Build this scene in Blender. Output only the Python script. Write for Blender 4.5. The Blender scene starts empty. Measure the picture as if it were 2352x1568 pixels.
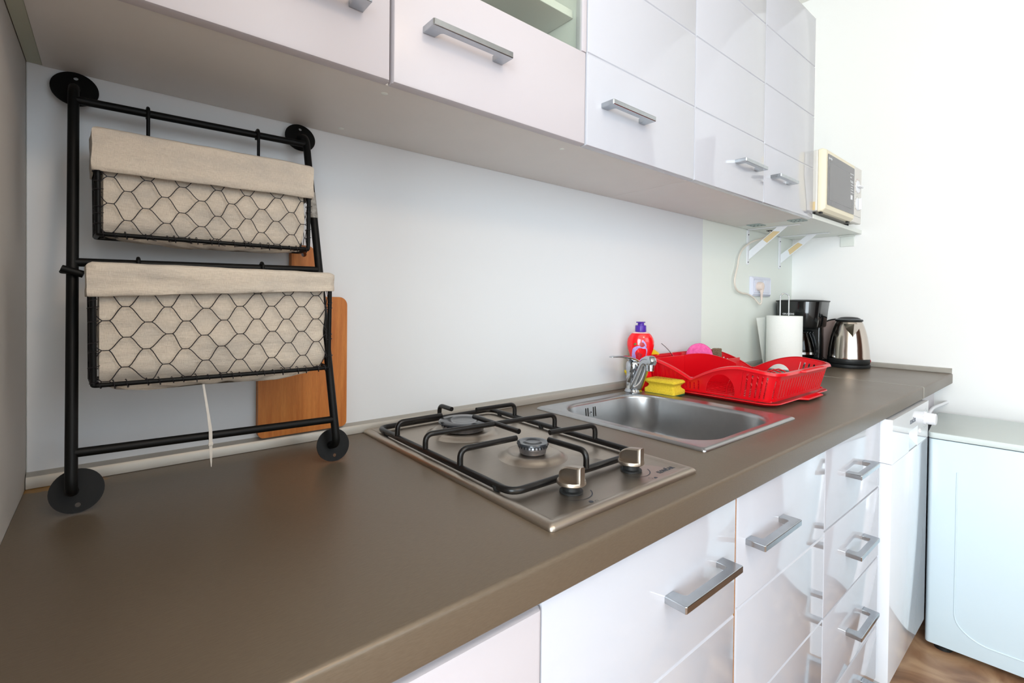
import bpy, bmesh, math, random
from mathutils import Vector, Matrix, noise
R = math.radians
PI = math.pi
random.seed(7)
S = bpy.context.scene
COL = S.collection

# ------------------------------------------------------------------ camera
FPX = 1107.866
cam_d = bpy.data.cameras.new('camera'); cam = bpy.data.objects.new('camera', cam_d); COL.objects.link(cam)
cam_d.sensor_width = 36.0; cam_d.lens = FPX / 2352 * 36.0
cam_d.shift_y = -77.0124 / 2352
cam_d.clip_start = 0.01; cam_d.clip_end = 60
rt = Vector((0.76845429, -0.63981293, 0.01083615))
up = Vector((-0.00124863, 0.01543472, 0.9998801))
fw = Vector((0.63990347, 0.76837568, -0.01106199))
M4 = Matrix((rt, up, -fw)).transposed().to_4x4()
M4.translation = Vector((0.0908613, -0.95302534, 0.26628318))
cam.matrix_world = M4
S.camera = cam

# ------------------------------------------------------------------ world, light, exposure
W = bpy.data.worlds.new('world'); S.world = W; W.use_nodes = True
bg = W.node_tree.nodes['Background']
bg.inputs['Color'].default_value = (0.80, 0.90, 1.0, 1); bg.inputs['Strength'].default_value = 0.6

def area(name, loc, target, sx, sy, power, color):
    l = bpy.data.lights.new(name, 'AREA'); l.shape = 'RECTANGLE'; l.size = sx; l.size_y = sy
    l.energy = power; l.color = color
    o = bpy.data.objects.new(name, l); COL.objects.link(o); o.location = loc
    o.rotation_euler = (Vector(target) - Vector(loc)).to_track_quat('-Z', 'Y').to_euler()
    return o
# daylight entering through the two windows of the rear wall and the balcony door of the far left wall
area('daylight_rear_window', (0.85, -2.56, 0.86), (0.95, 0, 0.65), 1.0, 1.0, 4.0, (0.76, 0.89, 1.0))
area('daylight_balcony_door', (-1.42, -2.0, 0.35), (2.0, -1.3, 0.1), 1.0, 1.9, 33, (0.84, 0.94, 1.0))
# ceiling lamp of the room, warm
pl = bpy.data.lights.new('ceiling_lamp_light', 'POINT'); pl.energy = 8.0; pl.color = (1.0, 0.76, 0.55); pl.shadow_soft_size = 0.12
po = bpy.data.objects.new('ceiling_lamp_light', pl); COL.objects.link(po); po.location = (0.5, -1.68, 1.25)

S.view_settings.view_transform = 'Standard'; S.view_settings.look = 'None'
S.view_settings.exposure = 1.32; S.view_settings.gamma = 1.0
S.view_settings.use_curve_mapping = False

# ------------------------------------------------------------------ materials
def lin(c):
    return tuple((v / 12.92 if v <= 0.04045 else ((v + 0.055) / 1.055) ** 2.4) for v in (x / 255 for x in c))
def mat(name, rgb, rough=0.5, metal=0.0, coat=0.0, spec=0.5, trans=0.0, ior=1.45, alpha=1.0, sss=0.0,
        var=0.0, vscale=30, vstretch=(1, 1, 1), bump=0.0, bscale=200, bstretch=(1, 1, 1), rgb2=None, rvar=0.0, aniso=0.0, emit=None):
    m = bpy.data.materials.new(name); m.use_nodes = True
    nt = m.node_tree; b = nt.nodes['Principled BSDF']
    c = lin(rgb)
    b.inputs['Base Color'].default_value = (*c, 1); b.inputs['Roughness'].default_value = rough
    b.inputs['Metallic'].default_value = metal; b.inputs['Coat Weight'].default_value = coat
    b.inputs['Coat Roughness'].default_value = 0.04
    b.inputs['Specular IOR Level'].default_value = spec; b.inputs['IOR'].default_value = ior
    b.inputs['Transmission Weight'].default_value = trans; b.inputs['Alpha'].default_value = alpha
    b.inputs['Anisotropic'].default_value = aniso
    if sss: b.inputs['Subsurface Weight'].default_value = sss; b.inputs['Subsurface Scale'].default_value = 0.01
    tc = nt.nodes.new('ShaderNodeTexCoord')
    def noisenode(scale, stretch, detail=4):
        mp = nt.nodes.new('ShaderNodeMapping'); mp.inputs['Scale'].default_value = stretch
        nt.links.new(tc.outputs['Object'], mp.inputs['Vector'])
        n = nt.nodes.new('ShaderNodeTexNoise'); n.inputs['Scale'].default_value = scale; n.inputs['Detail'].default_value = detail
        nt.links.new(mp.outputs['Vector'], n.inputs['Vector']); return n
    if var or rgb2:
        n = noisenode(vscale, vstretch)
        rp = nt.nodes.new('ShaderNodeValToRGB')
        c2 = lin(rgb2) if rgb2 else tuple(x * (1 - var) for x in c)
        rp.color_ramp.elements[0].position = 0.3; rp.color_ramp.elements[0].color = (*c2, 1)
        rp.color_ramp.elements[1].position = 0.7; rp.color_ramp.elements[1].color = (*c, 1)
        nt.links.new(n.outputs['Fac'], rp.inputs['Fac']); nt.links.new(rp.outputs['Color'], b.inputs['Base Color'])
    if rvar:
        n = noisenode(vscale * 1.7, vstretch)
        mr = nt.nodes.new('ShaderNodeMapRange'); mr.inputs['To Min'].default_value = rough - rvar; mr.inputs['To Max'].default_value = rough + rvar
        nt.links.new(n.outputs['Fac'], mr.inputs['Value']); nt.links.new(mr.outputs['Result'], b.inputs['Roughness'])
    if bump:
        n = noisenode(bscale, bstretch)
        bp = nt.nodes.new('ShaderNodeBump'); bp.inputs['Strength'].default_value = bump; bp.inputs['Distance'].default_value = 0.002
        nt.links.new(n.outputs['Fac'], bp.inputs['Height']); nt.links.new(bp.outputs['Normal'], b.inputs['Normal'])
    return m

WHITE_GLOSS = mat('white_gloss', (188, 190, 198), 0.09, coat=0.35)
WHITE_SATIN = mat('white_satin', (192, 187, 192), 0.33, spec=0.45)
CARCASS = mat('carcass_board', (224, 221, 217), 0.42, var=0.03, vscale=12)
CARCASS_EDGE = mat('carcass_edge', (196, 190, 180), 0.5)
FILLER = mat('filler_board', (190, 195, 178), 0.5)
SHELFW = mat('shelf_white', (228, 232, 226), 0.4)
WALLM = mat('wall_paint', (247, 247, 246), 0.75, bump=0.05, bscale=120)
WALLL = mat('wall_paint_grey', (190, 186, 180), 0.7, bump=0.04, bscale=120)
WALLG = mat('wall_paint_greenish', (232, 238, 231), 0.6, bump=0.04, bscale=120)
SPLASH = mat('splash_panel', (217, 220, 223), 0.36, spec=0.4, bump=0.015, bscale=300)
CEILM = mat('ceiling_paint', (240, 238, 232), 0.8)
ALU = mat('brushed_aluminium_strip', (172, 168, 160), 0.40, metal=0.35, var=0.05, vscale=40, vstretch=(0.05, 1, 1))
STEEL = mat('brushed_steel', (180, 169, 156), 0.36, metal=1.0, var=0.05, vscale=200, vstretch=(0.03, 1, 1), bump=0.03, bscale=900, bstretch=(0.02, 1, 1))
STEELSINK = mat('satin_sink_steel', (172, 172, 172), 0.30, metal=1.0, var=0.05, vscale=60, bump=0.02, bscale=500)
CHROME = mat('chrome', (190, 194, 198), 0.12, metal=1.0)
KETTLEM = mat('polished_steel', (206, 196, 186), 0.15, metal=1.0, bump=0.01, bscale=60)
HANDLE = mat('satin_chrome', (185, 190, 194), 0.2, metal=1.0, var=0.12, vscale=70, rvar=0.06)
BLACKM = mat('black_metal', (8, 9, 9), 0.48, spec=0.22)
BLACKE = mat('black_enamel', (14, 13, 13), 0.3, bump=0.1, bscale=400)
WIRE = mat('black_wire', (28, 26, 30), 0.45)
BLACKP = mat('black_plastic', (18, 20, 21), 0.12, coat=0.3)
BLACKS = mat('black_soft_plastic', (26, 28, 29), 0.5)
DARKH = mat('dark_inside', (20, 18, 16), 0.8)
BURN = mat('burner_alloy', (150, 150, 155), 0.35, metal=0.9, var=0.3, vscale=80)
CAPM = mat('burner_cap', (42, 45, 50), 0.22, coat=0.3)
CHIP = mat('raw_chipboard', (176, 122, 66), 0.8, rgb2=(140, 90, 44), vscale=300)
REDP = mat('red_plastic', (214, 8, 24), 0.28, coat=0.15, sss=0.0)
REDL = mat('red_liquid_bottle', (232, 18, 28), 0.14, coat=0.6)
CLEARB = mat('clear_pink_plastic', (232, 190, 190), 0.1, coat=0.5)
PURPLE = mat('purple_cap', (74, 32, 150), 0.35)
LILAC = mat('lilac_print', (196, 172, 220), 0.4, rgb2=(150, 120, 200), vscale=120)
DRED = mat('dark_red_print', (150, 10, 26), 0.35, rgb2=(196, 30, 44), vscale=200)
GREENP = mat('green_print', (84, 110, 40), 0.4)
SPONGE = mat('yellow_sponge', (226, 198, 56), 0.95, rgb2=(206, 174, 38), vscale=260, bump=0.5, bscale=700)
SCOUR = mat('green_scouring_pad', (30, 84, 52), 0.95, bump=1.0, bscale=600)
PINKS = mat('pink_sponge', (240, 112, 176), 0.95, rgb2=(222, 84, 152), vscale=120, bump=1.0, bscale=170)
BROWNS = mat('brown_scrubber', (140, 124, 100), 0.95, rgb2=(100, 84, 62), vscale=260, bump=1.0, bscale=300)
YELLOWR = mat('yellow_rubber', (236, 204, 28), 0.5)
PAPER = mat('paper_towel', (244, 246, 242), 0.9, bump=0.5, bscale=220)
CREAM = mat('cream_plastic', (232, 224, 198), 0.42)
CREAMC = mat('cream_cord', (226, 218, 206), 0.5)
PLUGM = mat('pinkish_plug', (226, 210, 200), 0.5)
GREYW = mat('grey_white_plastic', (222, 220, 214), 0.45)
GLASSD = mat('microwave_glass', (92, 92, 96), 0.12, coat=0.2)
GLASSM = mat('microwave_mesh', (122, 122, 124), 0.3)
WHITEP = mat('white_plastic', (236, 238, 242), 0.3)
SOCK = mat('socket_plastic', (222, 226, 240), 0.3)
APPL = mat('appliance_enamel', (214, 232, 242), 0.22, coat=0.2)
APPLT = mat('appliance_top', (214, 224, 222), 0.4, var=0.03, vscale=6)
APPLG = mat('appliance_gloss', (232, 236, 242), 0.07, coat=0.4)
ZINC = mat('zinc_plate', (160, 178, 176), 0.4, metal=0.5)
TAPE = mat('tan_sticker', (226, 202, 156), 0.6)
SILVER = mat('silver_tape', (170, 168, 164), 0.5, rgb2=(120, 118, 112), vscale=160)
TIEW = mat('translucent_tie', (205, 200, 192), 0.35)
WHITEL = mat('white_lettering', (225, 228, 230), 0.5)
DARKL = mat('dark_lettering', (48, 52, 60), 0.5)
GREYL = mat('grey_lettering', (120, 126, 136), 0.5)
REDLT = mat('red_lettering', (150, 30, 16), 0.8)
BROWNW = mat('brown_wood', (112, 62, 30), 0.4, rgb2=(84, 42, 18), vscale=14, vstretch=(6, 6, .6))
PINKMET = mat('pinkish_tray', (186, 164, 158), 0.4, metal=0.3)

def glass_mat(name, rgb, rough=0.0):
    m = bpy.data.materials.new(name); m.use_nodes = True; nt = m.node_tree
    for n in list(nt.nodes): nt.nodes.remove(n)
    out = nt.nodes.new('ShaderNodeOutputMaterial'); t = nt.nodes.new('ShaderNodeBsdfTransparent')
    t.inputs['Color'].default_value = (*lin(rgb), 1)
    g = nt.nodes.new('ShaderNodeBsdfGlossy'); g.inputs['Roughness'].default_value = rough
    lw = nt.nodes.new('ShaderNodeLayerWeight'); lw.inputs['Blend'].default_value = .5
    pw = nt.nodes.new('ShaderNodeMath'); pw.operation = 'POWER'; pw.inputs[1].default_value = 5
    ma = nt.nodes.new('ShaderNodeMath'); ma.operation = 'MULTIPLY_ADD'; ma.inputs[1].default_value = .92; ma.inputs[2].default_value = .05
    nt.links.new(lw.outputs['Facing'], pw.inputs[0]); nt.links.new(pw.outputs[0], ma.inputs[0])
    mx = nt.nodes.new('ShaderNodeMixShader')
    nt.links.new(ma.outputs[0], mx.inputs['Fac']); nt.links.new(t.outputs[0], mx.inputs[1]); nt.links.new(g.outputs[0], mx.inputs[2])
    nt.links.new(mx.outputs[0], out.inputs['Surface']); return m
GLASS = glass_mat('greenish_glass', (246, 250, 246))
CARAFE = glass_mat('dark_carafe_glass', (120, 122, 124))
PANE = glass_mat('window_glass', (245, 250, 252))

def wood_mat():
    m = mat('beech_board', (190, 116, 52), 0.5); nt = m.node_tree; b = nt.nodes['Principled BSDF']
    tc = nt.nodes.new('ShaderNodeTexCoord'); mp = nt.nodes.new('ShaderNodeMapping'); mp.inputs['Scale'].default_value = (60, 60, 4)
    nt.links.new(tc.outputs['Object'], mp.inputs['Vector'])
    n = nt.nodes.new('ShaderNodeTexNoise'); n.inputs['Scale'].default_value = 2.2; n.inputs['Detail'].default_value = 6
    nt.links.new(mp.outputs['Vector'], n.inputs['Vector'])
    rp = nt.nodes.new('ShaderNodeValToRGB'); rp.color_ramp.elements[0].position = .3; rp.color_ramp.elements[1].position = .72
    rp.color_ramp.elements[0].color = (*lin((188, 106, 38)), 1); rp.color_ramp.elements[1].color = (*lin((214, 136, 62)), 1)
    nt.links.new(n.outputs['Fac'], rp.inputs['Fac'])
    mp2 = nt.nodes.new('ShaderNodeMapping'); mp2.inputs['Scale'].default_value = (900, 900, 90); nt.links.new(tc.outputs['Object'], mp2.inputs['Vector'])
    n2 = nt.nodes.new('ShaderNodeTexNoise'); n2.inputs['Scale'].default_value = 1.0; nt.links.new(mp2.outputs['Vector'], n2.inputs['Vector'])
    mx = nt.nodes.new('ShaderNodeMix'); mx.data_type = 'RGBA'; mx.blend_type = 'MULTIPLY'; mx.inputs['Factor'].default_value = .3
    nt.links.new(rp.outputs['Color'], mx.inputs['A']); nt.links.new(n2.outputs['Fac'], mx.inputs['B'])
    nt.links.new(mx.outputs['Result'], b.inputs['Base Color']); return m
BEECH = wood_mat()

def cloth_mat():
    m = mat('linen_cloth', (196, 182, 164), 0.95); nt = m.node_tree; b = nt.nodes['Principled BSDF']
    tc = nt.nodes.new('ShaderNodeTexCoord')
    def nz(sc, st):
        mp = nt.nodes.new('ShaderNodeMapping'); mp.inputs['Scale'].default_value = st; nt.links.new(tc.outputs['Object'], mp.inputs['Vector'])
        n = nt.nodes.new('ShaderNodeTexNoise'); n.inputs['Scale'].default_value = sc; n.inputs['Detail'].default_value = 3
        nt.links.new(mp.outputs['Vector'], n.inputs['Vector']); return n
    a = nz(1.0, (160, 160, 2600)); c = nz(1.0, (2600, 2600, 160)); d = nz(14, (1, 1, 2.5))
    ad = nt.nodes.new('ShaderNodeMath'); ad.operation = 'ADD'; nt.links.new(a.outputs['Fac'], ad.inputs[0]); nt.links.new(c.outputs['Fac'], ad.inputs[1])
    mr = nt.nodes.new('ShaderNodeMapRange'); mr.inputs['From Min'].default_value = .6; mr.inputs['From Max'].default_value = 1.35
    nt.links.new(ad.outputs[0], mr.inputs['Value'])
    mx = nt.nodes.new('ShaderNodeMix'); mx.data_type = 'RGBA'
    mx.inputs['A'].default_value = (*lin((190, 178, 162)), 1); mx.inputs['B'].default_value = (*lin((224, 212, 196)), 1)
    nt.links.new(mr.outputs['Result'], mx.inputs['Factor'])
    rp = nt.nodes.new('ShaderNodeValToRGB'); rp.color_ramp.elements[0].position = .35; rp.color_ramp.elements[1].position = .6
    rp.color_ramp.elements[0].color = (.84, .86, .89, 1); rp.color_ramp.elements[1].color = (1, 1, 1, 1)
    nt.links.new(d.outputs['Fac'], rp.inputs['Fac'])
    m2 = nt.nodes.new('ShaderNodeMix'); m2.data_type = 'RGBA'; m2.blend_type = 'MULTIPLY'; m2.inputs['Factor'].default_value = 1
    nt.links.new(mx.outputs['Result'], m2.inputs['A']); nt.links.new(rp.outputs['Color'], m2.inputs['B'])
    nt.links.new(m2.outputs['Result'], b.inputs['Base Color'])
    bp = nt.nodes.new('ShaderNodeBump'); bp.inputs['Strength'].default_value = .5; bp.inputs['Distance'].default_value = .001
    nt.links.new(ad.outputs[0], bp.inputs['Height']); nt.links.new(bp.outputs['Normal'], b.inputs['Normal'])
    w_ = nz(1.0, (14, 30, 70)); b2 = nt.nodes.new('ShaderNodeBump'); b2.inputs['Strength'].default_value = .55; b2.inputs['Distance'].default_value = .006
    nt.links.new(w_.outputs['Fac'], b2.inputs['Height']); nt.links.new(b2.outputs['Normal'], bp.inputs['Normal'])
    b.inputs['Sheen Weight'].default_value = .15
    return m
CLOTH = cloth_mat()

def worktop_mat():
    m = mat('metallic_laminate', (128, 120, 110), 0.42, spec=0.5); nt = m.node_tree; b = nt.nodes['Principled BSDF']
    tc = nt.nodes.new('ShaderNodeTexCoord')
    def nz(sc, st, det=3):
        mp = nt.nodes.new('ShaderNodeMapping'); mp.inputs['Scale'].default_value = st; nt.links.new(tc.outputs['Object'], mp.inputs['Vector'])
        n = nt.nodes.new('ShaderNodeTexNoise'); n.inputs['Scale'].default_value = sc; n.inputs['Detail'].default_value = det
        nt.links.new(mp.outputs['Vector'], n.inputs['Vector']); return n
    a = nz(1, (120, 700, 700)); d = nz(3, (1, 1, 1), 5)
    mx = nt.nodes.new('ShaderNodeMix'); mx.data_type = 'RGBA'
    mx.inputs['A'].default_value = (*lin((96, 84, 70)), 1); mx.inputs['B'].default_value = (*lin((112, 99, 84)), 1)
    nt.links.new(a.outputs['Fac'], mx.inputs['Factor'])
    # old glue stain at the left back corner
    sp = nt.nodes.new('ShaderNodeSeparateXYZ'); nt.links.new(tc.outputs['Object'], sp.inputs[0])
    vm = nt.nodes.new('ShaderNodeVectorMath'); vm.operation = 'DISTANCE'; vm.inputs[1].default_value = (0.045, -0.021, 0)
    mp = nt.nodes.new('ShaderNodeMapping'); mp.inputs['Scale'].default_value = (.45, 1.6, 0); nt.links.new(tc.outputs['Object'], mp.inputs['Vector'])
    vm.inputs[1].default_value = (0.016, -0.036, 0); nt.links.new(mp.outputs['Vector'], vm.inputs[0])
    dn = nz(60, (1, 1, 1)); ad = nt.nodes.new('ShaderNodeMath'); ad.operation = 'MULTIPLY_ADD'; ad.inputs[1].default_value = .03
    nt.links.new(dn.outputs['Fac'], ad.inputs[0]); nt.links.new(vm.outputs['Value'], ad.inputs[2])
    mr = nt.nodes.new('ShaderNodeMapRange'); mr.inputs['From Min'].default_value = .042; mr.inputs['From Max'].default_value = .034
    nt.links.new(ad.outputs[0], mr.inputs['Value'])
    m2 = nt.nodes.new('ShaderNodeMix'); m2.data_type = 'RGBA'; m2.inputs['B'].default_value = (*lin((150, 108, 40)), 1)
    nt.links.new(mr.outputs['Result'], m2.inputs['Factor']); nt.links.new(mx.outputs['Result'], m2.inputs['A'])
    nt.links.new(m2.outputs['Result'], b.inputs['Base Color'])
    b.inputs['Metallic'].default_value = 0.25
    mr2 = nt.nodes.new('ShaderNodeMapRange'); mr2.inputs['To Min'].default_value = .27; mr2.inputs['To Max'].default_value = .43
    nt.links.new(d.outputs['Fac'], mr2.inputs['Value']); nt.links.new(mr2.outputs['Result'], b.inputs['Roughness'])
    bp = nt.nodes.new('ShaderNodeBump'); bp.inputs['Strength'].default_value = .12; bp.inputs['Distance'].default_value = .001
    nt.links.new(a.outputs['Fac'], bp.inputs['Height']); nt.links.new(bp.outputs['Normal'], b.inputs['Normal'])
    return m
TOPM = worktop_mat()

def floor_mat():
    m = mat('marbled_floor', (150, 118, 90), 0.35); nt = m.node_tree; b = nt.nodes['Principled BSDF']
    tc = nt.nodes.new('ShaderNodeTexCoord')
    n = nt.nodes.new('ShaderNodeTexNoise'); n.inputs['Scale'].default_value = 5; n.inputs['Detail'].default_value = 10; n.inputs['Distortion'].default_value = 1.6
    nt.links.new(tc.outputs['Object'], n.inputs['Vector'])
    rp = nt.nodes.new('ShaderNodeValToRGB')
    e = rp.color_ramp.elements; e[0].position = .32; e[0].color = (*lin((78, 50, 34)), 1); e[1].position = .7; e[1].color = (*lin((196, 160, 126)), 1)
    x = e.new(.5); x.color = (*lin((150, 112, 84)), 1)
    nt.links.new(n.outputs['Fac'], rp.inputs['Fac']); nt.links.new(rp.outputs['Color'], b.inputs['Base Color']); return m
FLOORM = floor_mat()

# ------------------------------------------------------------------ mesh helpers
def wpos(o):
    v = Vector((0, 0, 0))
    while o is not None:
        v = v + o.location; o = o.parent
    return v
def obj(name, bm, m, parent=None, smooth=None, label=None, local=False, kind=None):
    """link the bmesh (world coordinates unless local) as ONE mesh object"""
    if parent is not None and not local:
        bmesh.ops.translate(bm, verts=bm.verts, vec=-wpos(parent))
    bmesh.ops.recalc_face_normals(bm, faces=bm.faces)
    me = bpy.data.meshes.new(name); bm.to_mesh(me); bm.free()
    if smooth is not None:
        me.shade_smooth(); me.set_sharp_from_angle(angle=R(smooth))
    for mm in (m if isinstance(m, (list, tuple)) else [m]): me.materials.append(mm)
    o = bpy.data.objects.new(name, me); COL.objects.link(o); o.parent = parent
    if label: o['label'] = label
    if kind: o['kind'] = kind
    return o
def thing(name, label, cat, loc=(0, 0, 0), group=None):
    o = bpy.data.objects.new(name, None); COL.objects.link(o); o.location = loc
    o.empty_display_size = .05
    o['label'] = label; o['category'] = cat
    if group: o['group'] = group
    return o
def tag(o, label, cat, group=None):
    o['label'] = label; o['category'] = cat
    if group: o['group'] = group
    return o
def struct(name, bm, m, label=None, smooth=None, cat=None):
    o = obj(name, bm, m, None, smooth); o['kind'] = 'structure'
    if label: o['label'] = label
    return o
def NB(): return bmesh.new()
def box(bm, x0, x1, y0, y1, z0, z1, bev=0.0, seg=2, mi=0):
    r = bmesh.ops.create_cube(bm, size=1.0); vs = r['verts']
    for v in vs:
        v.co = Vector((x0 + (v.co.x + .5) * (x1 - x0), y0 + (v.co.y + .5) * (y1 - y0), z0 + (v.co.z + .5) * (z1 - z0)))
    fs = set(f for v in vs for f in v.link_faces)
    for f in fs: f.material_index = mi
    if bev:
        es = set(e for v in vs for e in v.link_edges)
        bmesh.ops.bevel(bm, geom=list(es), offset=bev, segments=seg, profile=.5, affect='EDGES')
    return bm
def prism(bm, pts, axis, a0, a1, bev=0.0, mi=0):
    """closed 2-D outline extruded along axis; pts are the other two coordinates in xyz order"""
    def mk(p, a):
        return {'x': (a, p[0], p[1]), 'y': (p[0], a, p[1]), 'z': (p[0], p[1], a)}[axis]
    A = [bm.verts.new(mk(p, a0)) for p in pts]; B = [bm.verts.new(mk(p, a1)) for p in pts]
    fs = [bm.faces.new(A), bm.faces.new(B[::-1])]
    n = len(pts)
    for i in range(n): fs.append(bm.faces.new((A[i], B[i], B[(i + 1) % n], A[(i + 1) % n])))
    for f in fs: f.material_index = mi
    if bev:
        es = [e for e in set(e for f in fs[:2] for e in f.edges)]
        bmesh.ops.bevel(bm, geom=es, offset=bev, segments=2, profile=.5, affect='EDGES')
    return bm
def tube(bm, pts, r, seg=10, closed=False, cap=True, mi=0):
    pts = [Vector(p) for p in pts]; n = len(pts)
    rr = r if isinstance(r, (list, tuple)) else [r] * n
    T = []
    for i in range(n):
        if closed: t = pts[(i + 1) % n] - pts[i - 1]
        elif i == 0: t = pts[1] - pts[0]
        elif i == n - 1: t = pts[-1] - pts[-2]
        else: t = (pts[i + 1] - pts[i]).normalized() + (pts[i] - pts[i - 1]).normalized()
        T.append(t.normalized())
    a = Vector((0, 0, 1)) if abs(T[0].z) < .9 else Vector((1, 0, 0))
    N = (a - a.dot(T[0]) * T[0]).normalized(); rings = []
    for i in range(n):
        if i: N = (N - N.dot(T[i]) * T[i]); N = N.normalized()
        Bn = T[i].cross(N)
        rings.append([bm.verts.new(pts[i] + rr[i] * (math.cos(2 * PI * k / seg) * N + math.sin(2 * PI * k / seg) * Bn)) for k in range(seg)])
    for i in range(n if closed else n - 1):
        A, B = rings[i], rings[(i + 1) % n]
        off = 0
        if closed and i == n - 1:
            off = min(range(seg), key=lambda o: (A[0].co - B[o].co).length)
        for k in range(seg):
            f = bm.faces.new((A[k], A[(k + 1) % seg], B[(k + 1 + off) % seg], B[(k + off) % seg])); f.material_index = mi
    if cap and not closed:
        bm.faces.new(rings[0][::-1]).material_index = mi; bm.faces.new(rings[-1]).material_index = mi
    return bm
def fillet(pts, r, n=5, closed=False):
    pts = [Vector(p) for p in pts]; out = []
    N = len(pts)
    for i in range(N):
        if not closed and i in (0, N - 1): out.append(pts[i]); continue
        p, a, b = pts[i], pts[i - 1], pts[(i + 1) % N]
        d1 = (a - p); d2 = (b - p); rr = min(r, d1.length * .49, d2.length * .49)
        s, e = p + d1.normalized() * rr, p + d2.normalized() * rr
        for k in range(n + 1):
            t = k / n; out.append(s * (1 - t) ** 2 + p * 2 * t * (1 - t) + e * t * t)
    return out
def lathe(bm, prof, c=(0, 0, 0), seg=32, axis='z', sx=1, sy=1, mi=0):
    """prof: (radius, height) from one end to the other; ends close on the axis"""
    c = Vector(c); rings = []
    def P(r, h, a):
        x, y = r * math.cos(a) * sx, r * math.sin(a) * sy
        return c + {'z': Vector((x, y, h)), 'y': Vector((x, h, y)), 'x': Vector((h, x, y))}[axis]
    for r, h in prof:
        if r < 1e-6: rings.append([bm.verts.new(P(0, h, 0))])
        else: rings.append([bm.verts.new(P(r, h, 2 * PI * k / seg)) for k in range(seg)])
    for A, B in zip(rings, rings[1:]):
        if len(A) == 1 and len(B) == 1: continue
        for k in range(seg):
            k2 = (k + 1) % seg
            if len(A) == 1: f = bm.faces.new((A[0], B[k2], B[k]))
            elif len(B) == 1: f = bm.faces.new((A[k], A[k2], B[0]))
            else: f = bm.faces.new((A[k], A[k2], B[k2], B[k]))
            f.material_index = mi
    return bm
def resample(P, n=4):
    """smooth curve through tuples of any length"""
    P = [tuple(p) for p in P]; out = []
    for i in range(len(P) - 1):
        a, b_, c, d_ = P[max(i - 1, 0)], P[i], P[i + 1], P[min(i + 2, len(P) - 1)]
        for k in range(n):
            t_ = k / n; out.append(tuple(.5 * (2 * q + (r_ - p) * t_ + (2 * p - 5 * q + 4 * r_ - s_) * t_ ** 2 + (3 * q - p - 3 * r_ + s_) * t_ ** 3) for p, q, r_, s_ in zip(a, b_, c, d_)))
    out.append(P[-1]); return out
def rrect(x0, x1, y0, y1, r, n=6):
    pts = []
    for cx, cy, a in ((x1 - r, y1 - r, 0), (x0 + r, y1 - r, 90), (x0 + r, y0 + r, 180), (x1 - r, y0 + r, 270)):
        for k in range(n + 1):
            t = R(a + 90 * k / n); pts.append((cx + r * math.cos(t), cy + r * math.sin(t)))
    return pts
def loft(bm, rings, cap0=False, cap1=False, closed=True):
    V = [[bm.verts.new(p) for p in r] for r in rings]; n = len(V[0])
    for A, B in zip(V, V[1:]):
        for k in range(n if closed else n - 1): bm.faces.new((A[k], A[(k + 1) % n], B[(k + 1) % n], B[k]))
    if cap0: bm.faces.new(V[0][::-1])
    if cap1: bm.faces.new(V[-1])
    return bm
def text(body, size, origin, ux, uy, m, name='lettering', parent=None, extrude=.0002, bold=0.0, sx=1.0, align='LEFT', label=None):
    cu = bpy.data.curves.new('t', 'FONT'); cu.body = body; cu.size = size; cu.extrude = extrude; cu.offset = bold; cu.align_x = align
    cu.resolution_u = 3
    o = bpy.data.objects.new('t', cu); COL.objects.link(o)
    dg = bpy.context.evaluated_depsgraph_get(); me = bpy.data.meshes.new_from_object(o.evaluated_get(dg))
    bpy.data.objects.remove(o); bpy.data.curves.remove(cu)
    ux = Vector(ux).normalized(); uy = Vector(uy).normalized(); n = ux.cross(uy)
    bm = NB(); bm.from_mesh(me); bpy.data.meshes.remove(me)
    for v in bm.verts: v.co = Vector(origin) + ux * v.co.x * sx + uy * v.co.y + n * v.co.z
    return obj(name, bm, m, parent, label=label)
def copy_tree(o, parent=None, loc=None):
    c = o.copy(); COL.objects.link(c); c.parent = parent
    if loc is not None: c.location = loc
    for ch in list(o.children): copy_tree(ch, c)
    return c

H = 0.5927; U = -0.2853; XE = 2.70; FL = -0.88; CE = 1.75
XL0, YR = -1.5, -2.65          # far left wall and rear wall of the room

# ------------------------------------------------------------------ room
b = NB(); box(b, XL0 - .1, XE + .1, YR - .1, .12, FL - .05, FL); struct('floor', b, FLOORM, 'brown marbled kitchen floor')
b = NB(); box(b, XL0 - .1, XE + .1, YR - .1, .12, CE, CE + .05); struct('ceiling', b, CEILM, 'white ceiling')
b = NB(); box(b, -.12, XE + .1, .0035, .12, FL, CE); struct('wall_back', b, WALLG, 'pale wall behind the worktop')
b = NB(); box(b, XE, XE + .1, YR, .0035, FL, CE); struct('wall_right', b, WALLM, 'bright white end wall')
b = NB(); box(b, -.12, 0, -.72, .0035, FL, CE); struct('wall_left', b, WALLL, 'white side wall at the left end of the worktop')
b = NB(); box(b, XL0, -.12, -.72, -.6, FL, CE); struct('wall_front', b, WALLM)
# rear wall with a window opening, left wall with a balcony door opening
b = NB()
box(b, XL0, .3, YR - .1, YR, FL, CE); box(b, 1.4, XE, YR - .1, YR, FL, CE)
box(b, .3, 1.4, YR - .1, YR, FL, .30); box(b, .3, 1.4, YR - .1, YR, 1.4, CE)
struct('wall_rear', b, WALLM)
b = NB()
box(b, XL0 - .1, XL0, YR, -2.5, FL, CE); box(b, XL0 - .1, XL0, -1.5, -.6, FL, CE); box(b, XL0 - .1, XL0, -2.5, -1.5, 1.3, CE)
struct('wall_side', b, WALLM)
wf = NB(); box(wf, .3, .36, YR - .08, YR - .02, .30, 1.4); box(wf, 1.34, 1.4, YR - .08, YR - .02, .30, 1.4)
box(wf, .36, 1.34, YR - .08, YR - .02, .30, .36); box(wf, .36, 1.34, YR - .08, YR - .02, 1.34, 1.4); box(wf, .82, .88, YR - .08, YR - .02, .36, 1.34)
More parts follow.
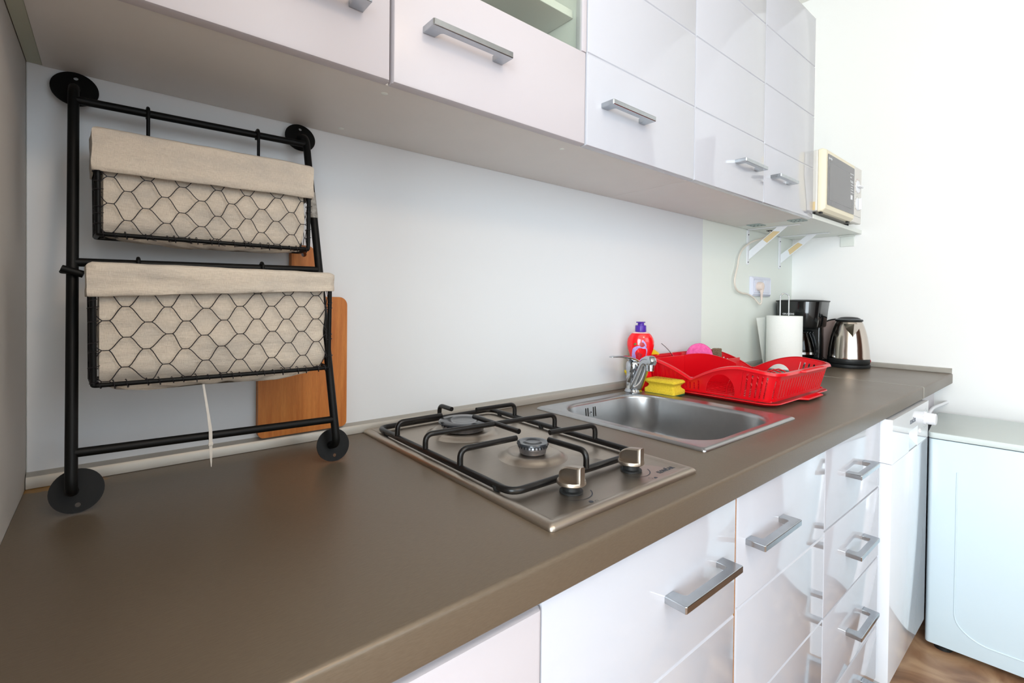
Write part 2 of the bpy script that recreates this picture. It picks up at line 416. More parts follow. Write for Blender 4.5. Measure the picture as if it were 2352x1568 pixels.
w1 = struct('window_1', wf, WHITEP)
b = NB(); box(b, .36, 1.34, YR - .052, YR - .048, .36, 1.34); obj('pane', b, PANE, w1)
wf = NB(); box(wf, XL0 - .08, XL0 - .02, -2.5, -2.43, FL, 1.3); box(wf, XL0 - .08, XL0 - .02, -1.57, -1.5, FL, 1.3)
box(wf, XL0 - .08, XL0 - .02, -2.43, -1.57, 1.23, 1.3); box(wf, XL0 - .08, XL0 - .02, -2.43, -1.57, FL, FL + .1)
d1 = struct('door_1', wf, WHITEP)
b = NB(); box(b, XL0 - .052, XL0 - .048, -2.43, -1.57, FL + .1, 1.23); obj('pane', b, PANE, d1)
# brown wardrobe and door in the rear right corner of the room (seen only as reflections in the chrome and steel)
t = thing('wardrobe', 'tall brown wooden wardrobe across the room, seen only in reflections', 'wardrobe', (2.15, YR + .25, FL))
b = NB(); box(b, 1.62, 2.68, YR + .005, YR + .45, FL + .002, 1.3, .004); obj('body', b, BROWNW, t)
for x0, x1 in ((1.63, 2.14), (2.16, 2.67)):
    b = NB(); box(b, x0, x1, YR + .451, YR + .47, FL + .05, 1.28, .003); obj('door', b, BROWNW, t)
b = NB(); box(b, XE - .03, XE - .001, -2.12, -1.36, FL + .001, 1.2, .004); d2 = struct('door_2', b, BROWNW)
b = NB(); tube(b, [(XE - .031, -1.44, .17), (XE - .07, -1.44, .17), (XE - .07, -1.55, .17)], .008, 10); obj('door_handle', b, CHROME, d2, smooth=50)

# splashback panel
b = NB(); box(b, .001, 1.8273, 0.0, .0034, -.0, H + .2); tag(obj('splashback_panel', b, SPLASH), 'large smooth bluish white splashback panel behind the hob and rack', 'panel')
# sealing strips
prof = [(.0, .0205), (-.0045, .0205), (-.0125, .0165), (-.0150, .0120), (-.0150, .0006), (0, .0006)]
b = NB(); prism(b, prof, 'x', .001, 2.6995); o = struct('trim_1', b, ALU, 'metal sealing strip along the back of the worktop', smooth=30)
b = NB(); prism(b, [(XE + p[0], p[1]) for p in prof], 'y', -.598, -.0155); o = struct('trim_2', b, ALU, 'metal sealing strip along the end wall', smooth=30)

# ------------------------------------------------------------------ worktops
def top_profile(y0, y1, front):
    T = -.0408
    if not front: return [(y0, T), (y1, T), (y1, 0), (y0, 0)]
    pts = [(y1, 0), (y1, T)]
    r = .004
    for k in range(5): a = R(90 * k / 4); pts.append((y0 + r - r * math.sin(a), T + r - r * math.cos(a)))
    r = .0055
    for k in range(7): a = R(90 * k / 6); pts.append((y0 + r - r * math.cos(a), -r + r * math.sin(a)))
    return pts
wt = thing('worktop', 'long grey-brown metallic laminate worktop carrying the hob and sink', 'worktop', (0, 0, 0))
SX0, SX1, SY0, SY1 = .928, 1.318, -.500, -.075
b = NB()
prism(b, top_profile(-.60, 0, True), 'x', 0.0005, SX0)
prism(b, top_profile(-.60, SY0, True), 'x', SX0, SX1); prism(b, top_profile(SY1, 0, False), 'x', SX0, SX1)
prism(b, top_profile(-.60, 0, True), 'x', SX1, 2.171)
bmesh.ops.remove_doubles(b, verts=b.verts, dist=1e-5)
obj('slab', b, TOPM, wt, smooth=35)
b = NB(); prism(b, [(p[0] * 1.001, p[1] + .0004) for p in top_profile(-.6006, 0, True)], 'x', 2.1712, 2.1738)
obj('metal_edging', b, ALU, wt, smooth=35)
w2 = thing('worktop', 'short grey-brown worktop end section past the metal joint, by end wall', 'worktop', (2.18, 0, 0))
b = NB(); prism(b, top_profile(-.60, 0, True), 'x', 2.1775, XE - .0005); obj('slab', b, TOPM, w2, smooth=35)
b = NB(); prism(b, [(p[0] * 1.001, p[1] + .0004) for p in top_profile(-.6006, 0, True)], 'x', 2.1752, 2.1772)
obj('metal_edging', b, ALU, w2, smooth=35)

# ------------------------------------------------------------------ bow handles
def handle(parent, xa, xb, yf, z, out=.033, th=.0105, w=.0125, leg=.021, m=HANDLE):
    """flat U bar: legs at xa and xb stand out from the face yf towards -Y"""
    b = NB(); y1 = yf - out
    P = [(xa, yf), (xa, y1 + .002), (xa + .002, y1), (xb - .002, y1), (xb, y1 + .002), (xb, yf), (xb - leg, yf), (xb - leg, y1 + w + .004), (xb - leg - .004, y1 + w),
         (xa + leg + .004, y1 + w), (xa + leg, y1 + w + .004), (xa + leg, yf)]
    prism(b, P, 'z', z - th / 2, z + th / 2, bev=.0012)
    return obj('handle', b, m, parent)

# ------------------------------------------------------------------ wall cabinets
def door_profile(z0, z1, yf, th, grooves, soft=.003):
    """(y,z) outline of a slab front with V grooves"""
    pts = [(yf + th, z0), (yf + soft, z0), (yf + soft * .3, z0 + soft * .3), (yf, z0 + soft)]
    for g in sorted(grooves): pts += [(yf, g - .0032), (yf + .0022, g - .0015), (yf + .0024, g), (yf + .0022, g + .0015), (yf, g + .0032)]
    pts += [(yf, z1 - soft), (yf + soft * .3, z1 - soft * .3), (yf + soft, z1), (yf + th, z1)]
    return pts
def slab_door(x0, x1, z0, z1, yf, m, parent, grooves=(), th=.018, soft=.003, name='door', label=None):
    b = NB(); P = door_profile(z0, z1, yf, th, grooves, soft)
    n = len(P)
    # end caps pulled in for a soft vertical edge
    rings = []
    for x, d in ((x0, soft), (x0 + soft * .3, soft * .3), (x0 + soft, 0), (x1 - soft, 0), (x1 - soft * .3, soft * .3), (x1, soft)):
        rings.append([(x, max(p[0], yf + d), p[1]) for p in P])
    loft(b, rings, True, True)
    return obj(name, b, m, parent, smooth=28, label=label)

ZT = 1.33
c1 = thing('wall_cabinet', 'white wall cabinet with a glass panel door, above the rack and hob', 'cabinet', (.63, -.14, H))
b = NB(); th = .018; yb = U + .019
box(b, .017, 1.2615, yb, -.001, H, H + th)                     # bottom board
box(b, .017, 1.2615, yb, -.001, ZT - th, ZT)
for x in (.017, .402, .833, 1.2435): box(b, x, x + th, yb, -.001, H + th, ZT - th)
box(b, .035, 1.24, -.006, -.001, H + th, ZT - th)
obj('carcass', b, CARCASS, c1)
b = NB(); box(b, .001, .0165, U + .004, -.001, H + .001, ZT); obj('filler_strip', b, FILLER, c1, label='greenish filler strip against the side wall')
b = NB(); box(b, .421, .832, -.252, -.007, .8600, .8760, .001); obj('shelf', b, CARCASS, c1)
d = slab_door(.019, .4085, H - .001, ZT, U, WHITE_SATIN, c1, soft=.005, label='satin white plain door')
handle(d, .19, .366, U, .680)
# framed glass door
gd = NB()
x0, x1, z0, z1, fr = .4135, .8375, H - .001, ZT, .013
P = door_profile(z0, .7785, U, .018, [], .005)
rings = [[(x, max(p[0], U + dd), p[1]) for p in P] for x, dd in ((x0, .005), (x0 + .0015, .0015), (x0 + .005, 0), (x1 - .005, 0), (x1 - .0015, .0015), (x1, .005))]
loft(gd, rings, True, True)
box(gd, x0, x0 + fr, U, U + .018, .7785, z1, .001); box(gd, x1 - fr, x1, U, U + .018, .7785, z1, .001); box(gd, x0 + fr, x1 - fr, U, U + .018, z1 - .08, z1, .001)
d = obj('door', gd, WHITE_SATIN, c1, smooth=28, label='satin white door with a glass upper panel')
b = NB(); box(b, x0 + fr - .001, x1 - fr + .001, U + .003, U + .007, .7785, z1 - .08); obj('glass_panel', b, GLASS, d)
handle(d, .4615, .618, U, .6865)
d = slab_door(.8415, 1.2590, H - .001, ZT, U, WHITE_GLOSS, c1, grooves=(.779, .964, 1.149), label='glossy white door with milled lines')
handle(d, .886, 1.038, U, .6835)
for x, y in ((.4218, -.2363), (.4263, -.0375), (.8258, -.2306)):
    b = NB(); lathe(b, [(0, H - .0012), (.004, H - .0012), (.0055, H - .0003), (.0055, H + .001), (0, H + .001)], (x, y, 0), 16); obj('screw_cap', b, SHELFW, c1, smooth=40)
c2 = thing('wall_cabinet', 'white gloss wall cabinet with two grooved doors, next to the microwave shelf', 'cabinet', (1.68, -.14, H))
b = NB()
box(b, 1.2635, 2.100, yb, -.001, H, H + th); box(b, 1.2635, 2.100, yb, -.001, ZT - th, ZT)
for x in (1.2635, 2.082): box(b, x, x + th, yb, -.001, H + th, ZT - th)
box(b, 1.28, 2.082, -.006, -.001, H + th, ZT - th); obj('carcass', b, CARCASS, c2)
d = slab_door(1.2625, 1.6765, H - .001, ZT, U, WHITE_GLOSS, c2, grooves=(.779, .964, 1.149)); handle(d, 1.4825, 1.629, U, .683)
d = slab_door(1.6795, 2.0975, H - .001, ZT, U, WHITE_GLOSS, c2, grooves=(.775, .966, 1.149)); handle(d, 1.7245, 1.871, U, .681)

# shelf for the microwave with its zinc joining plates
sh = thing('shelf', 'white board shelf holding the microwave at cabinet bottom level', 'shelf', (2.4, -.14, H))
b = NB(); box(b, 2.103, XE - .001, U + .001, -.001, H, H + .0165, .0006); obj('board', b, SHELFW, sh)
for y in (-.075, -.228):
    b = NB()
    prism(b, rrect(2.078, 2.142, y - .026, y + .026, .003, 3), 'z', H - .0022, H - .0002)
    o = obj('joining_plate', b, ZINC, sh)
    for i in range(2):
        for j in range(3): b = NB(); lathe(b, [(0, H - .0028), (.0032, H - .0028), (.0032, H - .0021), (0, H - .0021)], (2.095 + .03 * i, y - .015 + .015 * j, 0), 10); obj('screw', b, BLACKS, o)
b = NB(); prism(b, rrect(2.292, 2.335, -.060, -.036, .008, 4), 'z', H - .0006, H - .0001); obj('cable_hole', b, DARKH, sh)
brl = ['white folding shelf bracket nearer the cabinet, with tan sticker', 'white folding shelf bracket in the corner beside the end wall']
for i, bx in enumerate((2.208, 2.540)):
    t = thing('shelf_bracket', brl[i], 'bracket', (bx, 0, .44), 'folding brackets under the shelf')
    del t['group']
    b = NB(); P = [(bx - .009, H - .004), (bx + .009, H - .004), (bx + .009, .447), (bx + .005, .441), (bx - .005, .441), (bx - .009, .447)]
    prism(b, P, 'y', -.0015, .0028); obj('wall_arm', b, WHITEP, t)
    b = NB(); box(b, bx - .009, bx + .009, -.205, -.0015, H - .003, H - .0006, .0004); obj('shelf_arm', b, WHITEP, t)
    # diagonal strap, broad side towards the room's left
    Q = (((-.005, .499), (-.005, .462), (-.118, H - .0032), (-.160, H - .0032)), ((-.005, .508), (-.005, .466), (-.118, H - .0032), (-.158, H - .0032)))[i]
    b = NB(); prism(b, [Q[0], Q[1], Q[3], Q[2]], 'x', bx - .0045, bx - .0030, bev=.0004); dg = obj('diagonal_strap', b, WHITEP, t)
    q0, q1, q2, q3 = [Vector((0, *q)) for q in Q]
    def mixq(u, v): a_ = q0.lerp(q2, u); c_ = q1.lerp(q3, u); r_ = a_.lerp(c_, v); return (r_.y, r_.z)
    b = NB(); u0, u1 = ((.50, .84), (.28, .64))[i]; prism(b, [mixq(u0, .12), mixq(u1, .12), mixq(u1, .88), mixq(u0, .88)], 'x', bx - .0052, bx - .0046); obj('sticker', b, TAPE, dg)
    for z in (.452, .570): b = NB(); lathe(b, [(0, -.0030), (.0026, -.0030), (.0026, -.0014), (0, -.0014)], (bx, 0, z), 10, 'y'); obj('screw', b, BLACKS, t)
t = thing('wall_clip', 'small white angle clip under the shelf on the end wall', 'bracket', (XE, -.23, .54))
b = NB(); box(b, XE - .006, XE - .0005, -.257, -.203, .541, H - .002, .001); obj('plate', b, SHELFW, t)
b = NB(); box(b, XE - .020, XE - .0005, -.262, -.200, H - .006, H - .0006, .001); obj('flange', b, SHELFW, t)

# ------------------------------------------------------------------ base cabinets
def base_carcass(x0, x1, lab, depth=-.566, z1=-.0412):
    t = thing('base_cabinet', lab, 'cabinet', ((x0 + x1) / 2, -.28, FL))
    b = NB()
    box(b, x0, x0 + .016, depth, -.004, FL + .1, z1); box(b, x1 - .016, x1, depth, -.004, FL + .1, z1)
    box(b, x0 + .016, x1 - .016, depth, -.004, FL + .1, FL + .116); box(b, x0 + .016, x1 - .016, -.02, -.004, FL + .116, z1)
    box(b, x0 + .016, x1 - .016, depth, depth + .016, z1 - .03, z1)
    obj('carcass', b, CARCASS_EDGE, t)
    b = NB(); box(b, x0, x1, -.53, -.515, FL + .0005, FL + .1); obj('plinth', b, CARCASS_EDGE, t)
    return t
FY = -.585
ZB = FL + .11
t = base_carcass(.001, .441, 'satin white base cabinet at the left end with a plain door')
slab_door(.003, .4405, ZB, -.0555, FY - .004, WHITE_SATIN, t, soft=.006, th=.020)
t = base_carcass(.4425, .884, 'white gloss base cabinet below the hob with raw brown door edge')
d = slab_door(.4435, .8815, ZB, -.045, FY, WHITE_GLOSS, t, grooves=(-.243, -.43, -.62)); handle(d, .675, .838, FY, -.1385)
b = NB(); box(b, .8817, .8850, FY + .0015, FY + .0175, ZB, -.046); obj('raw_edge', b, CHIP, d, label='bare brown chipboard door edge')
t = base_carcass(.8855, 1.299, 'white gloss base cabinet below the sink with one handle')
d = slab_door(.8880, 1.2975, ZB, -.045, FY, WHITE_GLOSS, t, grooves=(-.238, -.425, -.615)); handle(d, .9165, 1.0725, FY, -.1335)
t = base_carcass(1.3005, 1.7325, 'white gloss drawer cabinet between sink and dishwasher')
zs = [-.045, -.232, -.427, -.62, ZB]
for i in range(4):
    d = slab_door(1.3015, 1.7305, zs[i + 1] + .0012, zs[i] - .0012, FY, WHITE_GLOSS, t, soft=.004, name='drawer')
    handle(d, 1.4355 + .011 * min(i, 2), 1.587 + .011 * min(i, 2), FY, (-.134, -.328, -.524, -.71)[i])

# dishwasher
t = thing('dishwasher', 'slim white dishwasher with round knob, right of the drawers', 'dishwasher', (1.96, -.3, FL))
dx0, dx1, dy = 1.736, 2.188, -.6105
b = NB(); box(b, dx0 + .002, dx1 - .002, -.572, -.03, FL + .012, -.046, .002); obj('body', b, APPL, t)
b = NB(); box(b, dx0 + .02, dx1 - .02, -.56, -.54, FL + .001, FL + .09); obj('plinth', b, APPL, t)
b = NB()
box(b, dx0, dx1, dy, -.574, -.1051, -.0445); 
cp = obj('control_panel', b, APPLG, t, smooth=30)
b = NB(); box(b, dx0, 1.925, dy, -.574, -.1665, -.1051); box(b, 2.037, dx1, dy, -.574, -.1665, -.1051); box(b, 1.925, 2.037, -.578, -.574, -.1665, -.1052)
obj('lower_panel', b, APPLG, t, smooth=30)
b = NB(); rings = []
for k in range(9):
    a = k / 8; z = -.1055 - .060 * a; y = dy + .002 + .030 * math.cos(a * PI / 2) ** .8
    rings.append([(1.9255, y, z), (2.0365, y, z)])
loft(b, rings, closed=False)
obj('grip_recess', b, APPL, t, smooth=60)
b = NB(); box(b, dx0, dx1, dy, -.574, FL + .10, -.1680, .002); obj('door', b, APPLG, t, smooth=30)
b = NB(); lathe(b, [(0, dy + .001), (.0215, dy + .001), (.0215, dy - .003), (.019, dy - .004), (.0182, dy - .026), (.0165, dy - .0285), (0, dy - .0285)], (2.140, 0, -.0965), 36, 'y')
kn = obj('knob', b, WHITEP, cp, smooth=30)
b = NB(); lathe(b, [(0, dy), (.0075, dy), (.0075, dy - .002), (.006, dy - .003), (0, dy - .003)], (2.066, 0, -.127), 24, 'y')
lathe(b, [(0, dy), (.0035, dy), (.003, dy - .004), (0, dy - .004)], (2.066, 0, -.127), 16, 'y'); obj('button', b, WHITEP, t, smooth=30)
b = NB()
for k in range(14):
    a = R(20 + k * 24); box(b, 2.140 + .03 * math.cos(a) - .0012, 2.140 + .03 * math.cos(a) + .0012, dy - .0003, dy + .001, -.0965 + .03 * math.sin(a) - .0008, -.0965 + .03 * math.sin(a) + .0008)
obj('dial_mark', b, GREYL, cp)
text('KONČAR', .0165, (1.936, dy - .0003, -.0865), (1, 0, 0), (0, 0, 1), GREYL, parent=cp, bold=.0004)
# end panel below worktop end
b = NB(); box(b, 2.205, 2.60, -.560, -.544, FL + .001, -.0412, .001); tag(obj('end_panel', b, WHITE_SATIN), 'white board under the worktop end beside the dishwasher', 'panel')
b = NB(); pts = fillet([(2.36, -.568, -.30), (2.40, -.570, -.150), (2.50, -.568, -.120), (2.695, -.585, -.118)], .05)
tube(b, pts, .006, 12); tag(obj('drain_hose', b, WHITEP, smooth=60), 'white hose between the worktop end and the washing machine', 'hose')

# washing machine (top and side seen), turned a little
wm = thing('washing_machine', 'large white washing machine standing against the end wall', 'washing machine', (2.205, -.610, FL))
wm.rotation_euler = (0, 0, R(5.4))
DW, DD = .60, .425
def wmo(name, b, m, parent, **k): return obj(name, b, m, parent, local=True, **k)
hb = -.172 - FL
b = NB(); P = rrect(0.0, DD, -DW, 0, .012, 4); prism(b, P, 'z', .022, hb - .0015, bev=.002); body = wmo('body', b, APPL, wm, smooth=30)
b = NB(); P = rrect(-.003, DD, -DW - .002, .002, .014, 4); prism(b, P, 'z', hb + .001, hb + .0205, bev=.003); wmo('top_cover', b, APPLT, wm, smooth=30)
b = NB(); box(b, .006, DD - .006, -DW + .006, -.006, hb - .003, hb + .002); wmo('seam', b, BLACKS, wm)
b = NB(); ys = -.072
pts = fillet([(0, ys, hb - .10), (0, ys, .115), (0, ys - .055, .072), (0, -DW + .07, .072), (0, -DW + .07, hb - .10)], .045, 8)
tube(b, pts, .0022, 8); wmo('pressed_ridge', b, APPL, wm, smooth=60)
for x, y in ((.04, -.045), (.04, -DW + .045), (DD - .04, -.045), (DD - .04, -DW + .045)):
    b = NB(); lathe(b, [(0, 0), (.024, 0), (.024, .012), (.012, .014), (.012, .026), (0, .026)], (x, y, .0), 20); wmo('foot', b, BLACKS, wm, smooth=40)

# ------------------------------------------------------------------ gas hob
hx0, hx1, hy0, hy1 = .483, .806, -.558, -.0155
hob = thing('gas_hob', 'brushed steel two-burner gas hob set in the worktop', 'hob', ((hx0 + hx1) / 2, (hy0 + hy1) / 2, 0))
b = NB(); rings = []
for ins, z in ((0, .0003), (0, .0042), (.002, .0066), (.006, .0082), (.0105, .0082), (.0155, .0064), (.0195, .0048)):
    rings.append([(x, y, z) for x, y in rrect(hx0 + ins, hx1 - ins, hy0 + ins, hy1 - ins, max(.0065 - ins * .3, .002), 4)])
loft(b, rings, True, True); plate = obj('hob_plate', b, STEEL, hob, smooth=50)
ZP = .0048
def burner(cx, cy, r, dome):
    b = NB(); lathe(b, [(dome, ZP), (dome - .004, ZP + .0010), (dome - .009, ZP + .0045), (dome - .014, ZP + .0078), (dome - .019, ZP + .0085), (dome - .024, ZP + .0070), (dome - .028, ZP + .0050), (0, ZP + .0045)], (cx, cy, 0), 48)
    t = obj('burner_dome', b, STEEL, hob, smooth=60)
    z = ZP + .0045
    b = NB(); rr = r * .86
    lathe(b, [(0, z), (rr * .8, z), (rr * .95, z + .003), (rr * .98, z + .008), (rr * 1.02, z + .010), (rr * 1.04, z + .014), (rr * .99, z + .016), (0, z + .016)], (cx, cy, 0), 48)
    obj('burner_ring', b, BURN, t, smooth=40)
    b = NB()
    for k in range(26):
        a = 2 * PI * k / 26; c, s = math.cos(a), math.sin(a)
        vs = [b.verts.new((cx + (rr * 1.03 + dr) * c - dt * s, cy + (rr * 1.03 + dr) * s + dt * c, zz)) for dr in (-.004, .0012) for dt in (-.0011, .0011) for zz in (z + .0125, z + .0168)]
        bmesh.ops.convex_hull(b, input=vs)
    o = obj('flame_slots', b, BLACKS, t); o['kind'] = 'stuff'
    b = NB(); zc = z + .016
    lathe(b, [(0, zc), (r * .9, zc), (r, zc + .0015), (r, zc + .003), (r * .96, zc + .0048), (r * .50, zc + .0056), (r * .46, zc + .0046), (r * .30, zc + .0040), (0, zc + .0040)], (cx, cy, 0), 48)
    obj('burner_cap', b, CAPM, t, smooth=50)
FB = (.645, -.347); RB = (.636, -.150)
burner(FB[0], FB[1], .0275, .060); burner(RB[0], RB[1], .050, .074)
# pan support
ps = thing('pan_support', 'black enamelled pan support grate on the gas hob', 'grate', (.645, -.25, .010))
zg = .0125; r = .0052
gx0, gx1, gy0, gy1 = .503, .784, -.462, -.045
b = NB(); tube(b, fillet([(gx0, gy0, zg), (gx1, gy0, zg), (gx1, gy1, zg), (gx0, gy1, zg)], .022, 6, True), r, 12, closed=True); obj('frame', b, BLACKE, ps, smooth=60)
zt = .0405
def finger(p0, p1):
    b = NB(); a = Vector((*p0, zg)); q = Vector((*p0, zt)); e = Vector((*p1, zt))
    tube(b, fillet([a, q, e], .016, 7), .0047, 12); obj('finger', b, BLACKE, ps, smooth=60)
finger((gx0, -.128), (.598, -.128)); finger((gx0, -.338), (.612, -.342)); finger((gx1, -.366), (.680, -.352)); finger((gx1, -.134), (.682, -.130))
finger((.651, gy0), (.648, -.383)); finger((.644, gy1), (.644, -.094))
b = NB(); tube(b, fillet([(gx0, -.232, zg), (gx0, -.232, zt), (gx1, -.260, zt), (gx1, -.260, zg)], .018, 7), .0047, 12); obj('cross_bar', b, BLACKE, ps, smooth=60)
b = NB(); tube(b, [(.643, -.176, zt), (.642, -.314, zt)], .0047, 12); obj('centre_bar', b, BLACKE, ps, smooth=60)
for x, y in ((gx0, -.43), (gx1, -.43), (gx0, -.08), (gx1, -.08), (gx1, -.22)):
    b = NB(); lathe(b, [(0, ZP + .0002), (.0045, ZP + .0002), (.006, zg - .003), (.0066, zg + .001), (0, zg + .001)], (x, y, 0), 12); obj('rubber_foot', b, BLACKS, ps, smooth=50)
# knobs
for i, (kx, ky) in enumerate(((.5825, -.4955), (.7195, -.4945))):
    b = NB(); lathe(b, [(0, ZP + .0001), (.0165, ZP + .0001), (.0165, ZP + .0025), (.0130, ZP + .0040), (.0125, .0175), (0, .0175)], (kx, ky, 0), 32)
    kc = obj('knob_collar', b, BLACKS, hob, smooth=40)
    b = NB(); r = .0205
    lathe(b, [(0, .0165), (r * .93, .0165), (r, .0178), (r, .0205), (r * .96, .0222), (r * .80, .0215), (r * .5, .0205), (0, .0205)], (kx, ky, 0), 40)
    # grip ridge: arched bar across the skirt
    n = 14; w = .0068; rings = []
    for k in range(n + 1):
        t_ = -1 + 2 * k / n; y = ky + t_ * r * .985
        ww = min(w, math.sqrt(max(r * r - (y - ky) ** 2, 0)) * .98 + .0012)
        top = .0275 + .0135 * max(1 - max(t_ * .90 + .08, 0) ** 2, 0) ** .9 + (.0030 if t_ < 0 else 0) * min(-t_, 1)
        rings.append([(kx - ww, y, .019), (kx - ww, y, top - .002), (kx - ww + .0018, y, top), (kx + ww - .0018, y, top), (kx + ww, y, top - .002), (kx + ww, y, .019)])
    loft(b, rings, True, True)
    obj('knob', b, STEEL, kc, smooth=38)
    b = NB(); zq = ZP + .0002
    for k in range(40):
        a0, a1 = R(205 + 130 * k / 40), R(205 + 130 * (k + 1) / 40); w0, w1 = .0003 + .0016 * k / 40, .0003 + .0016 * (k + 1) / 40
        vs = [b.verts.new((kx + rr * math.cos(a), ky + rr * math.sin(a), zq)) for a, rr in ((a0, .0295 - w0), (a0, .0295), (a1, .0295), (a1, .0295 - w1))]
        b.faces.new(vs)
    obj('dial_scale', b, DARKL, hob)
    b = NB(); fx, fy = kx, ky - .041
    s = 1 if i == 0 else -1
    lathe(b, [(0, zq), (.0034, zq)], (fx - s * .0035, fy + s * .002, 0), 18)
    for k in range(20):
        a0, a1 = 2 * PI * k / 20, 2 * PI * (k + 1) / 20
        b.faces.new([b.verts.new((fx + s * .0042 + rr * math.cos(a), fy - s * .002 + rr * math.sin(a), zq)) for a, rr in ((a0, .0029), (a0, .0034), (a1, .0034), (a1, .0029))])
    obj('burner_mark', b, DARKL, hob)
text('KONČAR', .0105, (.745, -.530, ZP + .0001), (1, 0, 0), (0, 1, 0), DARKL, parent=hob, bold=.0004, sx=.92)

# ------------------------------------------------------------------ sink
sk = thing('sink', 'rectangular stainless steel sink inset beside the hob', 'sink', (1.12, -.29, 0))
ox0, ox1, oy0, oy1 = .9135, 1.3295, -.5125, -.0635
bx0, bx1, by0, by1 = .941, 1.294, -.4955, -.088
n = 10
def ring(x0, x1, y0, y1, rr, z): return [(x, y, z) for x, y in rrect(x0, x1, y0, y1, rr, n)]
b = NB()
rings = [ring(ox0, ox1, oy0, oy1, .006, .0003), ring(ox0 + .0005, ox1 - .0005, oy0 + .0005, oy1 - .0005, .006, .0028), ring(ox0 + .006, ox1 - .006, oy0 + .006, oy1 - .006, .006, .0062),
         ring(ox0 + .0085, ox1 - .0085, oy0 + .0085, oy1 - .0085, .008, .0056), ring(bx0 - .003, bx1 + .003, by0 - .003, by1 + .003, .083, .0048)]
for k in range(7):
    a = R(90 * k / 6); rings.append(ring(bx0 + .008 * math.sin(a), bx1 - .008 * math.sin(a), by0 + .008 * math.sin(a), by1 - .008 * math.sin(a), .080, .0046 - .010 * (1 - math.cos(a))))
rings.append(ring(bx0 + .016, bx1 - .016, by0 + .016, by1 - .016, .074, -.085))
for k in range(1, 9):
    a = R(90 * k / 8); q = .016 + .045 * (1 - math.cos(a)); rings.append(ring(bx0 + q, bx1 - q, by0 + q, by1 - q, max(.074 - q * .5, .03), -.085 - .045 * math.sin(a)))
rings.append(ring(1.08, 1.155, -.33, -.255, .037, -.134))
loft(b, rings, False, True); bowl = obj('basin', b, STEELSINK, sk, smooth=50)
b = NB(); lathe(b, [(.034, -.1335), (.030, -.1315), (.026, -.1325), (.012, -.1330), (0, -.1325)], (1.1175, -.2925, 0), 32); obj('drain', b, CHROME, sk, smooth=50)
# overflow slots on the back wall of the bowl
def wall_y(z): return by1 - (.008 + .008 * (-.0054 - z) / .0796)
for dx in (-.020, -.012, .010, .018):
    b = NB(); q = []
    for px_, pz in rrect(1.083 + dx - .0017, 1.083 + dx + .0017, -.0385, -.0125, .0016, 3):
        for o_ in (.0006, -.0005): q.append(b.verts.new((px_, wall_y(pz) + o_, pz)))
    bmesh.ops.convex_hull(b, input=q); obj('overflow_slot', b, DARKH, sk)
yw = wall_y(-.026)
b = NB(); lathe(b, [(0, yw - .002), (.0030, yw - .0017), (.0036, yw + .001), (0, yw + .001)], (1.082, 0, -.026), 14, 'y'); obj('overflow_screw', b, CHROME, sk, smooth=50)

# mixer tap
tx, ty = 1.289, -.0435 - .040
tap = thing('mixer_tap', 'chrome single-lever mixer tap behind the sink', 'tap', (tx, ty, 0))
b = NB(); lathe(b, [(0, .0052), (.0255, .0052), (.0265, .0080), (.0245, .0105), (.0235, .014), (.0215, .0160), (.0205, .034), (.0205, .0345), (.0209, .035), (.0209, .060), (.0200, .0608), (.0200, .0640), (.0212, .0646), (.0222, .070), (.0225, .082), (.0215, .0905), (.0180, .0960), (.010, .0990), (0, .0995)], (tx, ty, 0), 36)
obj('tap_body', b, CHROME, tap, smooth=40)
# spout: flat channel rising from the body toward the bowl
b = NB(); sd = Vector((-.45, -.89, 0)).normalized(); sn = Vector((-sd.y, sd.x, 0))
path = [(.008, .014, .017, .011), (.020, .026, .0185, .010), (.038, .050, .0180, .0085), (.054, .074, .0172, .0080), (.066, .093, .0160, .0090), (.077, .1045, .0150, .0115), (.090, .1085, .0140, .0140), (.103, .1070, .0130, .0150), (.1115, .1010, .010, .0105)]
rings = []; path = resample(path, 4)
for i, (d_, z, hw, hh) in enumerate(path):
    d0, z0 = path[max(i - 1, 0)][:2]; d1_, z1_ = path[min(i + 1, len(path) - 1)][:2]
    tv = Vector((d1_ - d0, z1_ - z0)).normalized(); nv = Vector((-tv.y, tv.x))
    rg = []
    for k in range(20):
        a = 2 * PI * k / 20; ca, sa = math.cos(a), math.sin(a)
        e = .62
        u = math.copysign(abs(ca) ** e, ca) * hw; v = math.copysign(abs(sa) ** e, sa) * hh
        p = Vector((tx, ty, 0)) + sd * (d_ + nv.x * v) + sn * u; p.z = z + nv.y * v; rg.append(p)
    rings.append(rg)
loft(b, rings, True, True); sp = obj('spout', b, CHROME, tap, smooth=45)
ex = Vector((tx, ty, 0)) + sd * .098
b = NB(); lathe(b, [(0, .0800), (.0095, .0800), (.0112, .0812), (.0112, .0880), (.0125, .0886), (.0125, .0980), (0, .0980)], (ex.x, ex.y, 0), 28); obj('aerator', b, CHROME, sp, smooth=35)
